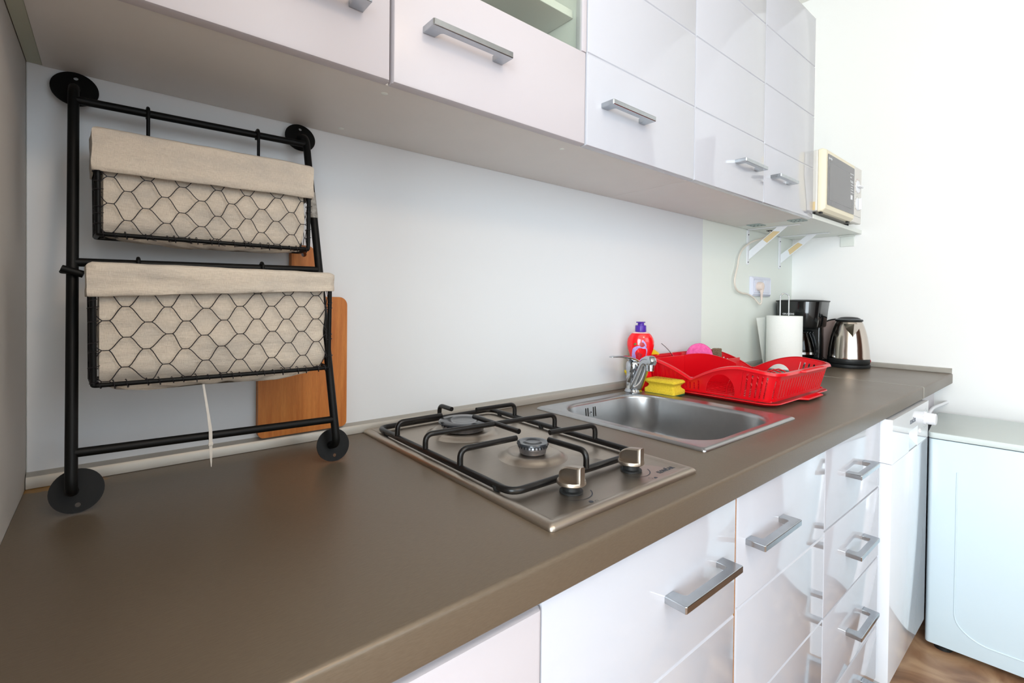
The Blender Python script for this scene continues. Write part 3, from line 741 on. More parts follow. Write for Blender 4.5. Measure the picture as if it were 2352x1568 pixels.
# lever: starts over the body and sweeps back to the left
b = NB(); ld = Vector((-.97, .10, 0)).normalized(); ln = Vector((-ld.y, ld.x, 0)); rings = []
for d_, z, hw, hh in resample(((-.024, .0865, .010, .003), (-.016, .0920, .015, .006), (-.002, .0985, .0175, .0075), (.016, .1050, .0165, .0062), (.036, .1100, .0145, .0048), (.058, .1128, .0130, .0034), (.078, .1138, .0125, .0028), (.092, .1135, .0095, .0022), (.098, .1130, .004, .0012)), 3):
    rg = []
    for k in range(16):
        a = 2 * PI * k / 16; p = Vector((tx, ty, 0)) + ld * d_ + ln * hw * math.cos(a); p.z = z + hh * math.sin(a); rg.append(p)
    rings.append(rg)
loft(b, rings, True, True); obj('lever', b, CHROME, tap, smooth=60)
b = NB(); bc = Vector((tx, ty, .079)) + Vector((-.35, -.93, 0)).normalized() * .0215
lathe(b, [(0, .003), (.0035, .0028), (.0045, .0010), (.0048, -.003), (0, -.003)], (0, 0, 0), 16)
bmesh.ops.rotate(b, verts=b.verts, cent=(0, 0, 0), matrix=Vector((0, 0, 1)).rotation_difference(Vector((-.35, -.93, 0))).to_matrix()); bmesh.ops.translate(b, verts=b.verts, vec=bc)
obj('marker_button', b, BLACKS, tap, smooth=50)

# ------------------------------------------------------------------ washing-up things
bt = thing('detergent_bottle', 'red washing-up liquid bottle with a purple flip cap', 'bottle', (1.352, -.062, 0))
bx, by = 1.352, -.062
def oval(b, prof, c, seg=40, sx=1.0, sy=.56, rot=R(-50)):
    m0 = len(b.verts); lathe(b, prof, (0, 0, 0), seg, sx=sx, sy=sy)
    b.verts.ensure_lookup_table(); vs = b.verts[m0:]
    bmesh.ops.rotate(b, verts=vs, cent=(0, 0, 0), matrix=Matrix.Rotation(rot, 3, 'Z')); bmesh.ops.translate(b, verts=vs, vec=c)
BP = [(r_ * 1.16, z_ * 1.02) for r_, z_ in [(0, .0005), (.026, .0005), (.030, .004), (.0315, .012), (.0315, .030), (.030, .048), (.0275, .062), (.0250, .074), (.0243, .084), (.0255, .096), (.0290, .110), (.0330, .124), (.0350, .137), (.0348, .148), (.0325, .158), (.0285, .166), (.0230, .1725)]]
b = NB(); oval(b, BP, (bx, by, 0)); obj('bottle_body', b, REDL, bt, smooth=60)
b = NB(); oval(b, [(.0267, .1760), (.0226, .1790), (.0175, .1808), (.0150, .1815), (0, .1815)], (bx, by, 0), sy=.66); obj('shoulder', b, CLEARB, bt, smooth=60)
b = NB(); lathe(b, [(0, .1805), (.0165, .1805), (.0170, .183), (.0166, .1985), (.0157, .2005), (0, .2005)], (bx, by, 0), 30)
cpb = obj('cap', b, PURPLE, bt, smooth=35)
b = NB(); lathe(b, [(0, .2004), (.0100, .2004), (.0095, .2075), (.0080, .2095), (0, .2100)], (bx + .001, by, 0), 24)
vs0 = len(b.verts); box(b, bx - .012, bx + .012, by - .009, by + .009, .2080, .2115, .0012)
obj('flip_spout', b, PURPLE, cpb, smooth=35)
# printed label: splash of milk and fruit on the front of the bottle
def rad(z):
    for (r0, z0), (r1, z1) in zip(BP, BP[1:]):
        if z0 <= z <= z1: return r0 + (r1 - r0) * (z - z0) / max(z1 - z0, 1e-9)
    return .02
def onb(u, z, off=.0005):
    """point on the bottle face: u angle around, facing the camera side"""
    rr = rad(z) + off; a = -PI / 2 + u
    x, y = rr * math.cos(a), rr * .56 * math.sin(a) - off * .6
    c, s = math.cos(R(-50)), math.sin(R(-50))
    return (bx + x * c - y * s, by + x * s + y * c, z)
def patch(path, widths, m, name, off=.0005):
    pw_ = resample([(*p, w) for p, w in zip(path, widths)], 4 if len(path) < 12 else 1); path = [p[:2] for p in pw_]; widths = [p[2] for p in pw_]
    b = NB(); L = []
    for i, (u, z) in enumerate(path):
        a = path[max(i - 1, 0)]; c = path[min(i + 1, len(path) - 1)]
        t_ = Vector(((c[0] - a[0]) * .03, c[1] - a[1])).normalized(); nx, nz = -t_.y, t_.x; w = widths[i]
        L.append((onb(u + nx * w / .03, z + nz * w, off), onb(u, z, off + .0003), onb(u - nx * w / .03, z - nz * w, off)))
    loft(b, L, closed=False); return obj(name, b, m, bt, smooth=80)
pa = []; wd = []
for k in range(25):
    t_ = k / 24; ang = R(60 + 235 * t_); pa.append((-.10 + .62 * math.cos(ang), .106 + .030 * math.sin(ang) - .006 * t_)); wd.append(.0028 + .0062 * t_ * (1 + .35 * math.sin(9 * t_ * PI)))
patch(pa, wd, LILAC, 'label_splash')
patch([(-.15, .082), (-.02, .084), (.12, .094), (.20, .102)], [.007, .009, .006, .002], LILAC, 'label_splash', .0006)
patch([(.20, .130), (.24, .138), (.16, .150), (.10, .156)], [.002, .005, .0035, .001], LILAC, 'label_splash', .0006)
patch([(.24, .134), (.44, .128), (.50, .112), (.42, .100)], [.0028, .0016, .0009, .0005], LILAC, 'label_splash', .0006)
patch([(-.34, .118), (-.24, .112), (-.10, .105), (.02, .102)], [.001, .0075, .0085, .002], DRED, 'label_fruit', .0010)
patch([(-.02, .150), (.04, .145), (.12, .138), (.16, .136)], [.001, .0052, .0050, .001], DRED, 'label_fruit', .0012)
patch([(-.52, .141), (-.44, .1435), (-.36, .147)], [.0008, .0032, .0006], GREENP, 'label_leaf', .0012)

# yellow rubber gloves behind the bottle
gl = thing('rubber_gloves', 'yellow rubber gloves lying against the wall behind the bottle', 'gloves', (1.38, -.03, .02))
b = NB()
pts = [(1.345, -.022, .040), (1.352, -.024, .060), (1.362, -.022, .085), (1.385, -.021, .105), (1.42, -.021, .112), (1.46, -.022, .108), (1.50, -.024, .094)]
lay = []
for i, p in enumerate(pts):
    w = (.010, .014, .016, .020, .022, .018, .012)[i]; rg = []
    t_ = (Vector(pts[min(i + 1, 6)]) - Vector(pts[max(i - 1, 0)])).normalized(); nn = Vector((-t_.z, 0, t_.x))
    for k in range(14):
        a = 2 * PI * k / 14; rg.append(Vector(p) + nn * w * math.cos(a) + Vector((0, .0055 * math.sin(a) + .002 * math.sin(3 * i + k), 0)))
    lay.append(rg)
loft(b, lay, True, True); obj('glove', b, YELLOWR, gl, smooth=70)
b = NB(); lathe(b, [(.007, -.004), (.0095, -.002), (.0105, .002), (.0095, .006), (.0065, .006), (.006, -.003)], (1.340, -.024, .052), 18, 'z'); obj('cuff', b, YELLOWR, gl, smooth=60)
b = NB(); tube(b, [(1.343, -.030, .034), (1.342, -.031, .010), (1.346, -.030, .003)], [.008, .009, .006], 12); obj('glove', b, YELLOWR, gl, smooth=60)

# sponge with waisted sides
sp0 = thing('dish_sponge', 'yellow dish sponge with green scouring pad beside the tap', 'sponge', (1.35, -.15, 0))
def waist(z0, z1, x0, x1, y0, y1, rot, c, prof, m, name, parent):
    b = NB(); rings = []
    for t_, ins in prof:
        z = z0 + (z1 - z0) * t_
        rings.append([(x, y, z) for x, y in rrect(x0 + ins, x1 - ins, y0 + ins, y1 - ins, .006, 4)])
    loft(b, rings, True, True)
    bmesh.ops.rotate(b, verts=b.verts, cent=c, matrix=Matrix.Rotation(rot, 3, 'Z'))
    return obj(name, b, m, parent, smooth=50)
sc = (1.350, -.150, 0); srot = R(3)
waist(.0003, .0065, 1.3170, 1.3835, -.198, -.101, srot, sc, [(0, .0015), (.3, 0), (1, 0)], SCOUR, 'scouring_pad', sp0)
waist(.0065, .046, 1.3170, 1.3835, -.198, -.101, srot, sc, [(0, 0), (.12, -.0006), (.28, 0), (.40, .006), (.52, .0085), (.62, .0075), (.74, .002), (.82, -.001), (.92, 0), (1, .0035)], SPONGE, 'foam', sp0)
random.seed(3)
b = NB()
for k in range(7):
    y = -.176 + k * .0085; x = 1.349
    tube(b, [(x - .003, y, .0458), (x + .002 * random.random(), y + .003, .0458), (x - .002, y + .0055, .0458), (x + .003, y + .007, .0458)], .0008, 6)
bmesh.ops.rotate(b, verts=b.verts, cent=sc, matrix=Matrix.Rotation(srot, 3, 'Z'))
obj('printed_mark', b, REDLT, sp0, label='worn dark red printed lettering')

# ------------------------------------------------------------------ red dish drainer
dr = thing('dish_drainer', 'red plastic dish drainer basket on its tray, right of the sink', 'dish rack', (1.6, -.24, 0))
def rim_z(s, h0, valley, pk):
    """double arch: s 0..1 from back to front"""
    if s < .445: t_ = s / .445; return valley + (pk - valley) * (math.cos((t_ - .12) / .88 * PI / 2) if t_ > .12 else 1) if t_ > .12 else pk
    t_ = (s - .445) / .555
    return valley + (pk - valley) * math.sin(min(t_ / .62, 1) * PI / 2) - (.010 * max(t_ - .62, 0) / .38 if t_ > .62 else 0)
DX0, DX1, DY0, DY1 = 1.398, 1.778, -.428, -.036       # foot of the basket walls
FLR = .012                                            # outward flare to the rim
ZF = .014
def wallpt(side, s, z):
    f = max(z - ZF, 0) / .085 * FLR
    xa, xb, ya, yb_ = DX0 - f, DX1 + f, DY0 - f * 1.7, DY1 + f * .6
    lng = side in ('near', 'far'); L = (yb_ - ya) if lng else (xb - xa); pos = s * L; r = .036
    u, w_ = pos, 0.0                        # along the wall, inward
    if pos < r or L - pos < r:
        d = min(pos, L - pos); a = PI / 4 * (1 - d / r)
        w_ = r - r * math.cos(a); u = r - r * math.sin(a) if pos < r else L - r + r * math.sin(a)
    if side == 'near': return Vector((xa + w_, yb_ - u, z))
    if side == 'far': return Vector((xb - w_, yb_ - u, z))
    if side == 'front': return Vector((xa + u, ya + w_, z))
    return Vector((xa + u, yb_ - w_, z))
def topz(side, s):
    if side in ('near', 'far'): return rim_z(s, 0, .050, .100)
    if side == 'front': return .0895 + .0 * s
    return .097
def panel(b, side, s0, s1, za, zb, th=.0022):
    """small solid piece of a wall between two slots; za zb may be callables"""
    fa = za if callable(za) else (lambda s: za); fb = zb if callable(zb) else (lambda s: zb)
    inn = {'near': Vector((1, 0, 0)), 'far': Vector((-1, 0, 0)), 'front': Vector((0, 1, 0)), 'back': Vector((0, -1, 0))}[side] * th
    p = [wallpt(side, s0, fa(s0)), wallpt(side, s1, fa(s1)), wallpt(side, s1, fb(s1)), wallpt(side, s0, fb(s0))]
    q = [x + inn for x in p]
    A = [b.verts.new(x) for x in p]; B = [b.verts.new(x) for x in q]
    b.faces.new(A); b.faces.new(B[::-1])
    for i in range(4): b.faces.new((A[i], B[i], B[(i + 1) % 4], A[(i + 1) % 4]))
def slotted(side, n, slot_frac, zlo, drop, skip=None, arch=None):
    b = NB(); w = 1.0 / n
    for i in range(n):
        s0, s1 = i * w, (i + 1) * w; m = s0 + w * (1 - slot_frac)
        tz = lambda s: topz(side, s)
        panel(b, side, s0, m, ZF, tz)
        sm = (m + s1) / 2
        solid = skip and skip(sm)
        if solid and not (arch and arch(sm)): panel(b, side, m, s1, ZF, tz); continue
        lo = zlo; hi = topz(side, sm) - drop
        if hi - lo < .008: panel(b, side, m, s1, ZF, tz); continue
        panel(b, side, m, s1, ZF, lo); panel(b, side, m, s1, hi, tz)
    return b
AC, AW = .655, .105
def arched(side):
    """long wall: slots, and a low arched opening in the front half"""
    b = NB(); n = 240; w = 1 / n
    for i in range(n):
        s0, s1 = i * w, (i + 1) * w; sm = (s0 + s1) / 2
        tz = lambda s: topz(side, s)
        d_ = abs(sm - AC)
        if d_ < AW:
            zo = lambda s: ZF + .004 + .056 * math.sqrt(max(1 - ((s - AC) / AW) ** 2, 0))
            panel(b, side, s0, s1, zo, tz); panel(b, side, s0, s1, ZF, ZF + .004); continue
        slot = i % 8 > 4 and .04 < sm < .97 and d_ > AW + .035
        hi = topz(side, (i // 8 * 8 + 6.5) * w) - .0125
        if slot and hi - (ZF + .007) > .008: panel(b, side, s0, s1, ZF, ZF + .007); panel(b, side, s0, s1, hi, tz)
        else: panel(b, side, s0, s1, ZF, tz)
    bmesh.ops.remove_doubles(b, verts=b.verts, dist=1e-5)
    return b
obj('side_wall', arched('near'), REDP, dr); obj('side_wall', arched('far'), REDP, dr)
obj('end_wall', slotted('front', 22, .42, ZF + .008, .018), REDP, dr)
obj('end_wall', slotted('back', 22, .42, ZF + .008, .030), REDP, dr)
# rolled rim following the arches
b = NB(); P = []
N1 = 46
for k in range(N1 + 1): s = k / N1; P.append(wallpt('near', s, topz('near', s)))
for k in range(1, 12): s = k / 12; P.append(wallpt('front', s, topz('front', s)))
for k in range(N1 + 1): s = 1 - k / N1; P.append(wallpt('far', s, topz('far', s)))
for k in range(1, 12): s = 1 - k / 12; P.append(wallpt('back', s, topz('back', s)))
cx, cy = (DX0 + DX1) / 2, (DY0 + DY1) / 2; rings = []
nP = len(P)
for i, p in enumerate(P):
    tt = (P[(i + 1) % nP] - P[i - 1]); tt.z = 0; o_ = Vector((tt.y, -tt.x, 0)).normalized()
    if o_.dot(Vector((p.x - cx, p.y - cy, 0))) < 0: o_ = -o_
    q = [p + Vector((0, 0, -.0005)), p - o_ * .0020 + Vector((0, 0, .0022)), p + o_ * .0010 + Vector((0, 0, .0034)), p + o_ * .0075 + Vector((0, 0, .0018)), p + o_ * .0095 + Vector((0, 0, -.0045)), p + o_ * .0078 + Vector((0, 0, -.0045)), p + o_ * .0060 + Vector((0, 0, -.0004))]
    rings.append(q)
rings.append(rings[0]); loft(b, rings); bmesh.ops.remove_doubles(b, verts=b.verts, dist=1e-6); obj('rim', b, REDP, dr, smooth=50)
# ribbed grips on the short ends
for yy, sg, z in ((DY0 - .026, -1, .0885), (DY1 + .014, 1, .0955)):
    b = NB(); n = 18
    x0, x1 = 1.520, 1.700
    prism(b, [(x0, yy - sg * .006), (x1, yy - sg * .006), (x1 - .012, yy + sg * .011), (x0 + .012, yy + sg * .011)] if sg < 0 else [(x0, yy - .008), (x1, yy - .008), (x1 - .012, yy + .004), (x0 + .012, yy + .004)], 'z', z - .003, z + .002, bev=.0012)
    for k in range(n):
        x = x0 + .018 + (x1 - x0 - .036) * k / (n - 1); tube(b, [(x, yy - .006, z + .002), (x, yy + (.004 if sg > 0 else .008), z + .002)], .0016, 6)
    obj('grip', b, REDP, dr, smooth=40)
# floor of the basket: ribs
b = NB()
for k in range(15):
    x = DX0 + .006 + (DX1 - DX0 - .012) * k / 14; box(b, x - .0045, x + .0045, DY0 + .001, DY1 - .001, ZF, ZF + .004)
for k in range(5):
    y = DY0 + (DY1 - DY0) * (k + .5) / 5; box(b, DX0 + .001, DX1 - .001, y - .004, y + .004, ZF - .0015, ZF + .002)
obj('floor_grid', b, REDP, dr)
# ribs that hold plates upright
for k in range(9):
    x = 1.43 + k * .032; b = NB(); pts = []
    for j in range(9): a = PI * j / 8; pts.append((x, -.335 + .040 * math.cos(a), ZF + .003 + .052 * math.sin(a)))
    tube(b, pts, .0022, 6); obj('plate_rib', b, REDP, dr, smooth=60)
# inner divider with an arched top, cutlery partition
b = NB(); n = 24; L = []
XD = 1.606
for k in range(n + 1):
    s = k / n; y = -.040 - .200 * s; z = .064 + .040 * math.sin(min((s + .30) / 1.0, 1.3) * PI / 1.55)
    L.append([(XD, y, ZF + .002), (XD, y, z), (XD + .0024, y, z), (XD + .0024, y, ZF + .002)])
loft(b, L, True, True); obj('divider', b, REDP, dr, smooth=40)
b = NB(); box(b, XD + .003, DX1 + .004, -.170, -.1676, ZF + .002, .084, .0006); obj('divider', b, REDP, dr)
b = NB(); box(b, DX0 + .004, XD - .001, -.062, -.0596, ZF + .002, .093, .0006); obj('divider', b, REDP, dr)
# drip tray
b = NB(); rings = []
for ins, z in ((.012, .0006), (.004, .0030), (-.004, .0105), (-.010, .0125), (-.0115, .0105), (-.006, .0085)):
    rings.append([(x, y, z) for x, y in rrect(DX0 - .004 + ins, DX1 + .004 - ins, DY0 - .006 + ins, DY1 + .006 - ins, .036 - ins * .3, 6)])
R0 = [(x, y, .0024) for x, y in rrect(DX0 + .010, DX1 - .010, DY0 + .008, DY1 - .008, .030, 6)]
inner = [[(x, y, .0115) for x, y in rrect(DX0 - .004 - .002, DX1 + .004 + .002, DY0 - .006 - .002, DY1 + .006 + .002, .036, 6)], R0]
loft(b, [rings[0], rings[1], rings[2], rings[4], rings[3], inner[0], inner[1]], True, True)
obj('drip_tray', b, REDP, dr, smooth=45)
b = NB(); prism(b, [(1.545, DY0 - .012), (1.690, DY0 - .012), (1.672, DY0 - .034), (1.563, DY0 - .034)], 'z', .0075, .0120, bev=.0015)
for k in range(14): x = 1.568 + k * .0077; tube(b, [(x, DY0 - .032, .0122), (x, DY0 - .016, .0122)], .0013, 6)
obj('tray_grip', b, REDP, dr, smooth=40)

# things standing in the cutlery part
t = thing('round_sponge', 'pink round cellulose sponge sticking out of the red drainer', 'sponge', (1.665, -.082, .05))
b = NB(); lathe(b, [(0, -.0095), (.035, -.0095), (.0425, -.006), (.044, 0), (.0425, .006), (.035, .0095), (0, .0095)], (0, 0, 0), 40)
bmesh.ops.subdivide_edges(b, edges=[e for e in b.edges if e.calc_length() > .02], cuts=4)
for v in b.verts: v.co += v.normal * .0012 * noise.noise(v.co * 130)
bmesh.ops.rotate(b, verts=b.verts, cent=(0, 0, 0), matrix=Matrix.Rotation(R(80), 3, 'X') )
bmesh.ops.rotate(b, verts=b.verts, cent=(0, 0, 0), matrix=Matrix.Rotation(R(-62), 3, 'Z'))
bmesh.ops.translate(b, verts=b.verts, vec=(1.668, -.082, .088)); obj('sponge_disc', b, PINKS, t, smooth=50)
t = thing('scrub_block', 'brown scrubbing block behind the pink sponge in the drainer', 'scrubber', (1.73, -.12, .04))
b = NB(); box(b, 1.712, 1.738, -.128, -.104, .040, .1135, .003)
bmesh.ops.subdivide_edges(b, edges=b.edges[:], cuts=3)
for v in b.verts: v.co += Vector((1, 1, 1)) * .002 * noise.noise(v.co * 200)
obj('block', b, BROWNS, t)
t = thing('wire_brush', 'thin bristled wire brush leaning from the drainer to the wall', 'brush', (1.56, -.05, .05))
b = NB(); pts = [(1.500, -.040, .136), (1.520, -.042, .124), (1.540, -.044, .110), (1.556, -.046, .094), (1.568, -.048, .070), (1.575, -.050, .022)]
pts = fillet(pts, .01, 3); tube(b, pts, .0009, 8); obj('wire_stem', b, WIRE, t, smooth=60)
b = NB(); random.seed(5)
for k in range(60):
    f = random.random() * .55 + .12; i = f * (len(pts) - 1); p = Vector(pts[int(i)]).lerp(Vector(pts[int(i) + 1]), i % 1)
    a = random.random() * 2 * PI; q = p + Vector((math.cos(a), math.sin(a), .4)) * .006
    tube(b, [p, q], .00012, 3, cap=False)
o = obj('bristles', b, TIEW, t); o['kind'] = 'stuff'

# ------------------------------------------------------------------ paper towel, coffee maker, kettle, tray
px_, py_ = 2.250, -.135
t = thing('towel_holder', 'chrome wire paper towel holder with looped top', 'holder', (px_, py_, 0))
b = NB(); lathe(b, [(0, .0005), (.070, .0005), (.072, .003), (.068, .005), (0, .006)], (px_, py_, 0), 40); obj('base', b, CHROME, t, smooth=40)
lu = Vector((.62, -.78, 0)).normalized(); b = NB(); pts = []
for s, z in ((-1, .005), (-1, .300)): pts.append(Vector((px_, py_, z)) + lu * s * .0165)
for k in range(1, 12): a = PI - PI * k / 12; pts.append(Vector((px_, py_, .300 + .0165 * math.sin(a))) + lu * .0165 * math.cos(a))
for s, z in ((1, .300), (1, .005)): pts.append(Vector((px_, py_, z)) + lu * s * .0165)
tube(b, pts, .0024, 12); obj('wire_loop', b, CHROME, t, smooth=60)
t = thing('paper_towel_roll', 'white embossed paper towel roll on the wire holder', 'paper towel', (px_, py_, .006))
b = NB(); rr = .0665
lathe(b, [(.021, .0065), (rr, .0065), (rr, .100), (rr, .2225), (rr - .001, .2235), (.021, .2235), (.021, .0065)], (px_, py_, 0), 56); obj('roll', b, PAPER, t, smooth=40)
b = NB(); L = []
Lf = Vector((-.36, .933, 0)); Bk = Vector((.933, .36, 0))
for k in range(13):
    a = k / 12; row = []
    for j in range(10):
        f = j / 9; z = .0075 + (.2125 - .008 * a) * f
        row.append(Vector((px_, py_, z)) + Lf * (rr * math.cos((1 - a) * .9) + a * a * (.008 + .030 * f)) + Bk * (rr * math.sin((1 - a) * .9) + .004 * math.sin(a * 5 + f * 2)))
    L.append(row)
loft(b, L, closed=False)
bmesh.ops.solidify(b, geom=b.faces[:], thickness=.0006)
obj('loose_sheet', b, PAPER, t, smooth=60)

# coffee maker, local frame: front is -Y before turning
cm = thing('coffee_maker', 'black filter coffee maker in the corner behind the paper towels', 'coffee maker', (2.522, -.104, 0))
cm.rotation_euler = (0, 0, R(-86))
def cmo(name, b, m, parent=cm, **k): return obj(name, b, m, parent, local=True, **k)
def dsh(w, yf, ybk, r=.05, n=8):
    """front rounded outline"""
    pts = []
    for k in range(17): a = PI + PI * k / 16; pts.append((w * math.cos(a), yf + w * .55 + w * .55 * math.sin(a)))
    pts += [(w, ybk - .01), (w - .01, ybk), (-w + .01, ybk), (-w, ybk - .01)]; return pts
b = NB(); rings = []
for z, w, yf, yb2 in ((.001, .080, -.088, .085), (.018, .083, -.090, .085), (.026, .080, -.087, .085), (.028, .074, -.080, .085)):
    rings.append([(x, y, z) for x, y in dsh(w, yf, yb2)])
loft(b, rings, True, True); cmo('base', b, BLACKP, smooth=40)
b = NB(); box(b, -.072, .072, .020, .084, .026, .200, .008, 3); cmo('back_column', b, BLACKP, smooth=35)
b = NB(); rings = []
for z, w, yf, yb2 in ((.170, .078, -.080, .085), (.176, .081, -.084, .086), (.240, .087, -.088, .088), (.284, .092, -.090, .090)):
    rings.append([(x, y, z) for x, y in dsh(w, yf, yb2)])
loft(b, rings, True, True); hs = cmo('filter_housing', b, BLACKP, smooth=40)
b = NB(); rings = []
for z, w, yf, yb2 in ((.2842, .0935, -.0915, .0915), (.2875, .0950, -.0930, .0930), (.2895, .0935, -.0915, .0915), (.293, .070, -.065, .070), (.2945, .03, -.02, .03)):
    rings.append([(x, y, z) for x, y in dsh(w, yf, yb2)])
loft(b, rings, True, True); cmo('lid', b, BLACKS, smooth=40)
b = NB(); lathe(b, [(0, .029), (.048, .029), (.058, .036), (.061, .050), (.058, .080), (.050, .115), (.042, .138), (.040, .145), (.0385, .145), (.0405, .138), (.0485, .115), (.0565, .080), (.0595, .050), (.057, .038), (.047, .031), (0, .031)], (0, -.022, 0), 40)
cf = cmo('carafe', b, CARAFE, smooth=60)
b = NB(); lathe(b, [(.0605, .050), (.0622, .050), (.0620, .060), (.0602, .060), (.0605, .050)], (0, -.022, 0), 40); cmo('carafe_band', b, CHROME, cf, smooth=40)
b = NB(); lathe(b, [(0, .1452), (.043, .1452), (.044, .150), (.038, .156), (0, .159)], (0, -.022, 0), 36); cmo('carafe_lid', b, BLACKP, cf, smooth=40)
b = NB(); tube(b, fillet([(-.046, -.055, .140), (-.070, -.095, .140), (-.066, -.090, .060), (-.048, -.056, .055)], .02, 5), .007, 10); cmo('carafe_handle', b, BLACKP, cf, smooth=60)
lt = text('GRUNDIG', .0100, (-.052, -.0868, .226), (1, 0, 0), (0, -.04, 1), WHITEL, 'lettering', None, bold=.0002, sx=1.05); lt.parent = hs

# kettle
kx, ky = 2.588, -.272
kt = thing('kettle', 'polished steel electric kettle with black lid and base', 'kettle', (kx, ky, 0))
b = NB(); lathe(b, [(0, .0005), (.078, .0005), (.080, .004), (.079, .014), (.074, .0165), (0, .0165)], (kx, ky, 0), 48); obj('power_base', b, BLACKS, kt, smooth=40)
b = NB(); lathe(b, [(0, .0170), (.076, .0170), (.0785, .020), (.0785, .036), (.0775, .039), (0, .039)], (kx, ky, 0), 48); obj('lower_band', b, BLACKS, kt, smooth=40)
b = NB(); KP = [(0, .0392), (.0785, .0392), (.0788, .042), (.0772, .048), (.0755, .075), (.0725, .100), (.068, .130), (.062, .158), (.056, .178), (.0495, .196), (.0470, .1995), (0, .1995)]
lathe(b, KP, (kx, ky, 0), 56); bd = obj('kettle_body', b, KETTLEM, kt, smooth=40)
b = NB(); sdv = Vector((-.885, -.465, 0)).normalized(); snv = Vector((-sdv.y, sdv.x, 0))
c0 = Vector((kx, ky, 0)); vs = [b.verts.new(c0 + sdv * d_ + snv * s_ + Vector((0, 0, z))) for d_, s_, z in ((.050, .030, .190), (.050, -.030, .190), (.086, 0.0, .191), (.066, 0, .131), (.056, .024, .170), (.056, -.024, .170))]
bmesh.ops.convex_hull(b, input=vs); obj('spout', b, KETTLEM, kt)
b = NB(); lathe(b, [(0, .2000), (.0500, .2000), (.0515, .203), (.0515, .206), (.0490, .2085), (.044, .2095), (.040, .213), (.030, .2175), (.015, .2195), (0, .220)], (kx, ky, 0), 40); ldk = obj('lid', b, BLACKS, kt, smooth=40)
b = NB(); lathe(b, [(.0496, .2088), (.0480, .2100), (.0462, .2100), (.0440, .2094), (.0496, .2088)], (kx, ky, 0), 40); obj('lid_ring', b, CHROME, ldk, smooth=60)
b = NB(); hd = -sdv; pts = [c0 + hd * .046 + Vector((0, 0, .190)), c0 + hd * .075 + Vector((0, 0, .212)), c0 + hd * .100 + Vector((0, 0, .195)), c0 + hd * .104 + Vector((0, 0, .120)), c0 + hd * .092 + Vector((0, 0, .060)), c0 + hd * .078 + Vector((0, 0, .042))]
tube(b, fillet(pts, .03, 5), .0085, 12); obj('handle', b, BLACKS, kt, smooth=60)
b = NB(); c_ = c0 + Vector((.47, -.88, 0)).normalized() * .0775; lathe(b, [(0, -.004), (.006, -.004), (.006, .004), (0, .006)], (0, 0, 0), 14)
bmesh.ops.rotate(b, verts=b.verts, cent=(0, 0, 0), matrix=Vector((0, 0, 1)).rotation_difference(Vector((.47, -.88, 0))).to_matrix()); bmesh.ops.translate(b, verts=b.verts, vec=(c_.x, c_.y, .029))
obj('switch', b, REDP, kt, smooth=40)

# tray behind the kettle
t = thing('round_tray', 'pinkish metal tray with dark rim leaning behind the kettle', 'tray', (XE - .02, -.215, 0))
b = NB(); yc, zc, rr = -.205, .1050, .1010
lathe(b, [(0, -.001), (rr - .003, -.001), (rr - .003, .001), (0, .001)], (XE - .0240, yc, zc), 56, 'x'); obj('plate', b, PINKMET, t, smooth=40)
b = NB(); tube(b, [(XE - .0240, yc + rr * math.cos(2 * PI * k / 48), zc + rr * math.sin(2 * PI * k / 48)) for k in range(48)], .0035, 8, closed=True); obj('rim', b, BLACKS, t, smooth=60)

# ------------------------------------------------------------------ microwave
mw = thing('microwave', 'cream microwave oven with dark glass door on the shelf', 'microwave', (2.33, -.16, H + .0165))
mz0, mz1, mf = .6165, .8495, -.3200
b = NB(); box(b, 2.110, 2.560, -.2955, -.030, mz0 + .004, mz1 - .002, .004); obj('body', b, GREYW, mw)
b = NB()
rings = [[(x, -.296, z) for x, z in rrect(2.1105, 2.4520, mz0, mz1, .006, 4)], [(x, -.309, z) for x, z in rrect(2.1105, 2.4520, mz0, mz1, .006, 4)], [(x, mf, z) for x, z in rrect(2.1185, 2.4470, mz0 + .010, mz1 - .006, .006, 4)]]
loft(b, rings, True, True); dd = obj('door', b, CREAM, mw, smooth=40)
b = NB(); prism(b, rrect(2.1330, 2.4440, mz0 + .026, mz1 - .018, .006, 4), 'y', mf + .0005, mf - .0012); gp = obj('glass_panel', b, GLASSD, dd)
b = NB(); prism(b, rrect(2.152, 2.412, mz0 + .046, mz1 - .048, .003, 3), 'y', mf - .0012, mf - .0016); obj('screen_mesh', b, GLASSM, gp)
b = NB(); box(b, 2.4535, 2.5600, -.316, -.296, mz0, mz1, .003); pn = obj('control_panel', b, GREYW, mw)
for z in (.768, .695):
    b = NB(); lathe(b, [(0, -.316), (.026, -.316), (.026, -.319), (.022, -.3205), (0, -.3205)], (2.507, 0, z), 30, 'y'); kb = obj('dial', b, WHITEP, pn, smooth=40)
    b = NB(); box(b, 2.482, 2.532, -.332, -.3205, z - .004, z + .004, .002) if z > .73 else box(b, 2.503, 2.511, -.332, -.3205, z - .024, z + .024, .002)
    obj('dial_grip', b, WHITEP, kb)
    b = NB()
    for k in range(11):
        a = R(-40 + 26 * k); box(b, 2.507 + .033 * math.cos(a) - .0015, 2.507 + .033 * math.cos(a) + .0015, -.3164, -.3155, z + .033 * math.sin(a) - .001, z + .033 * math.sin(a) + .001)
    obj('dial_mark', b, REDLT if z > .73 else DARKL, pn)
b = NB(); box(b, 2.462, 2.552, -.3164, -.3155, .643, .6442); obj('panel_line', b, GREYL, pn)
text('gorenje', .013, (2.137, mf - .0018, .8135), (1, 0, 0), (0, 0, 1), WHITEL, parent=gp, bold=.0002)
text('MICROWAVE\n\n800 W\n\n230 V 50 Hz', .0072, (2.390, mf - .0018, .800), (1, 0, 0), (0, 0, 1), WHITEL, parent=gp)
b = NB(); box(b, 2.398, 2.420, mf - .0022, mf - .0012, .700, .718, .0004); obj('sticker', b, WHITEP, gp)
b = NB()
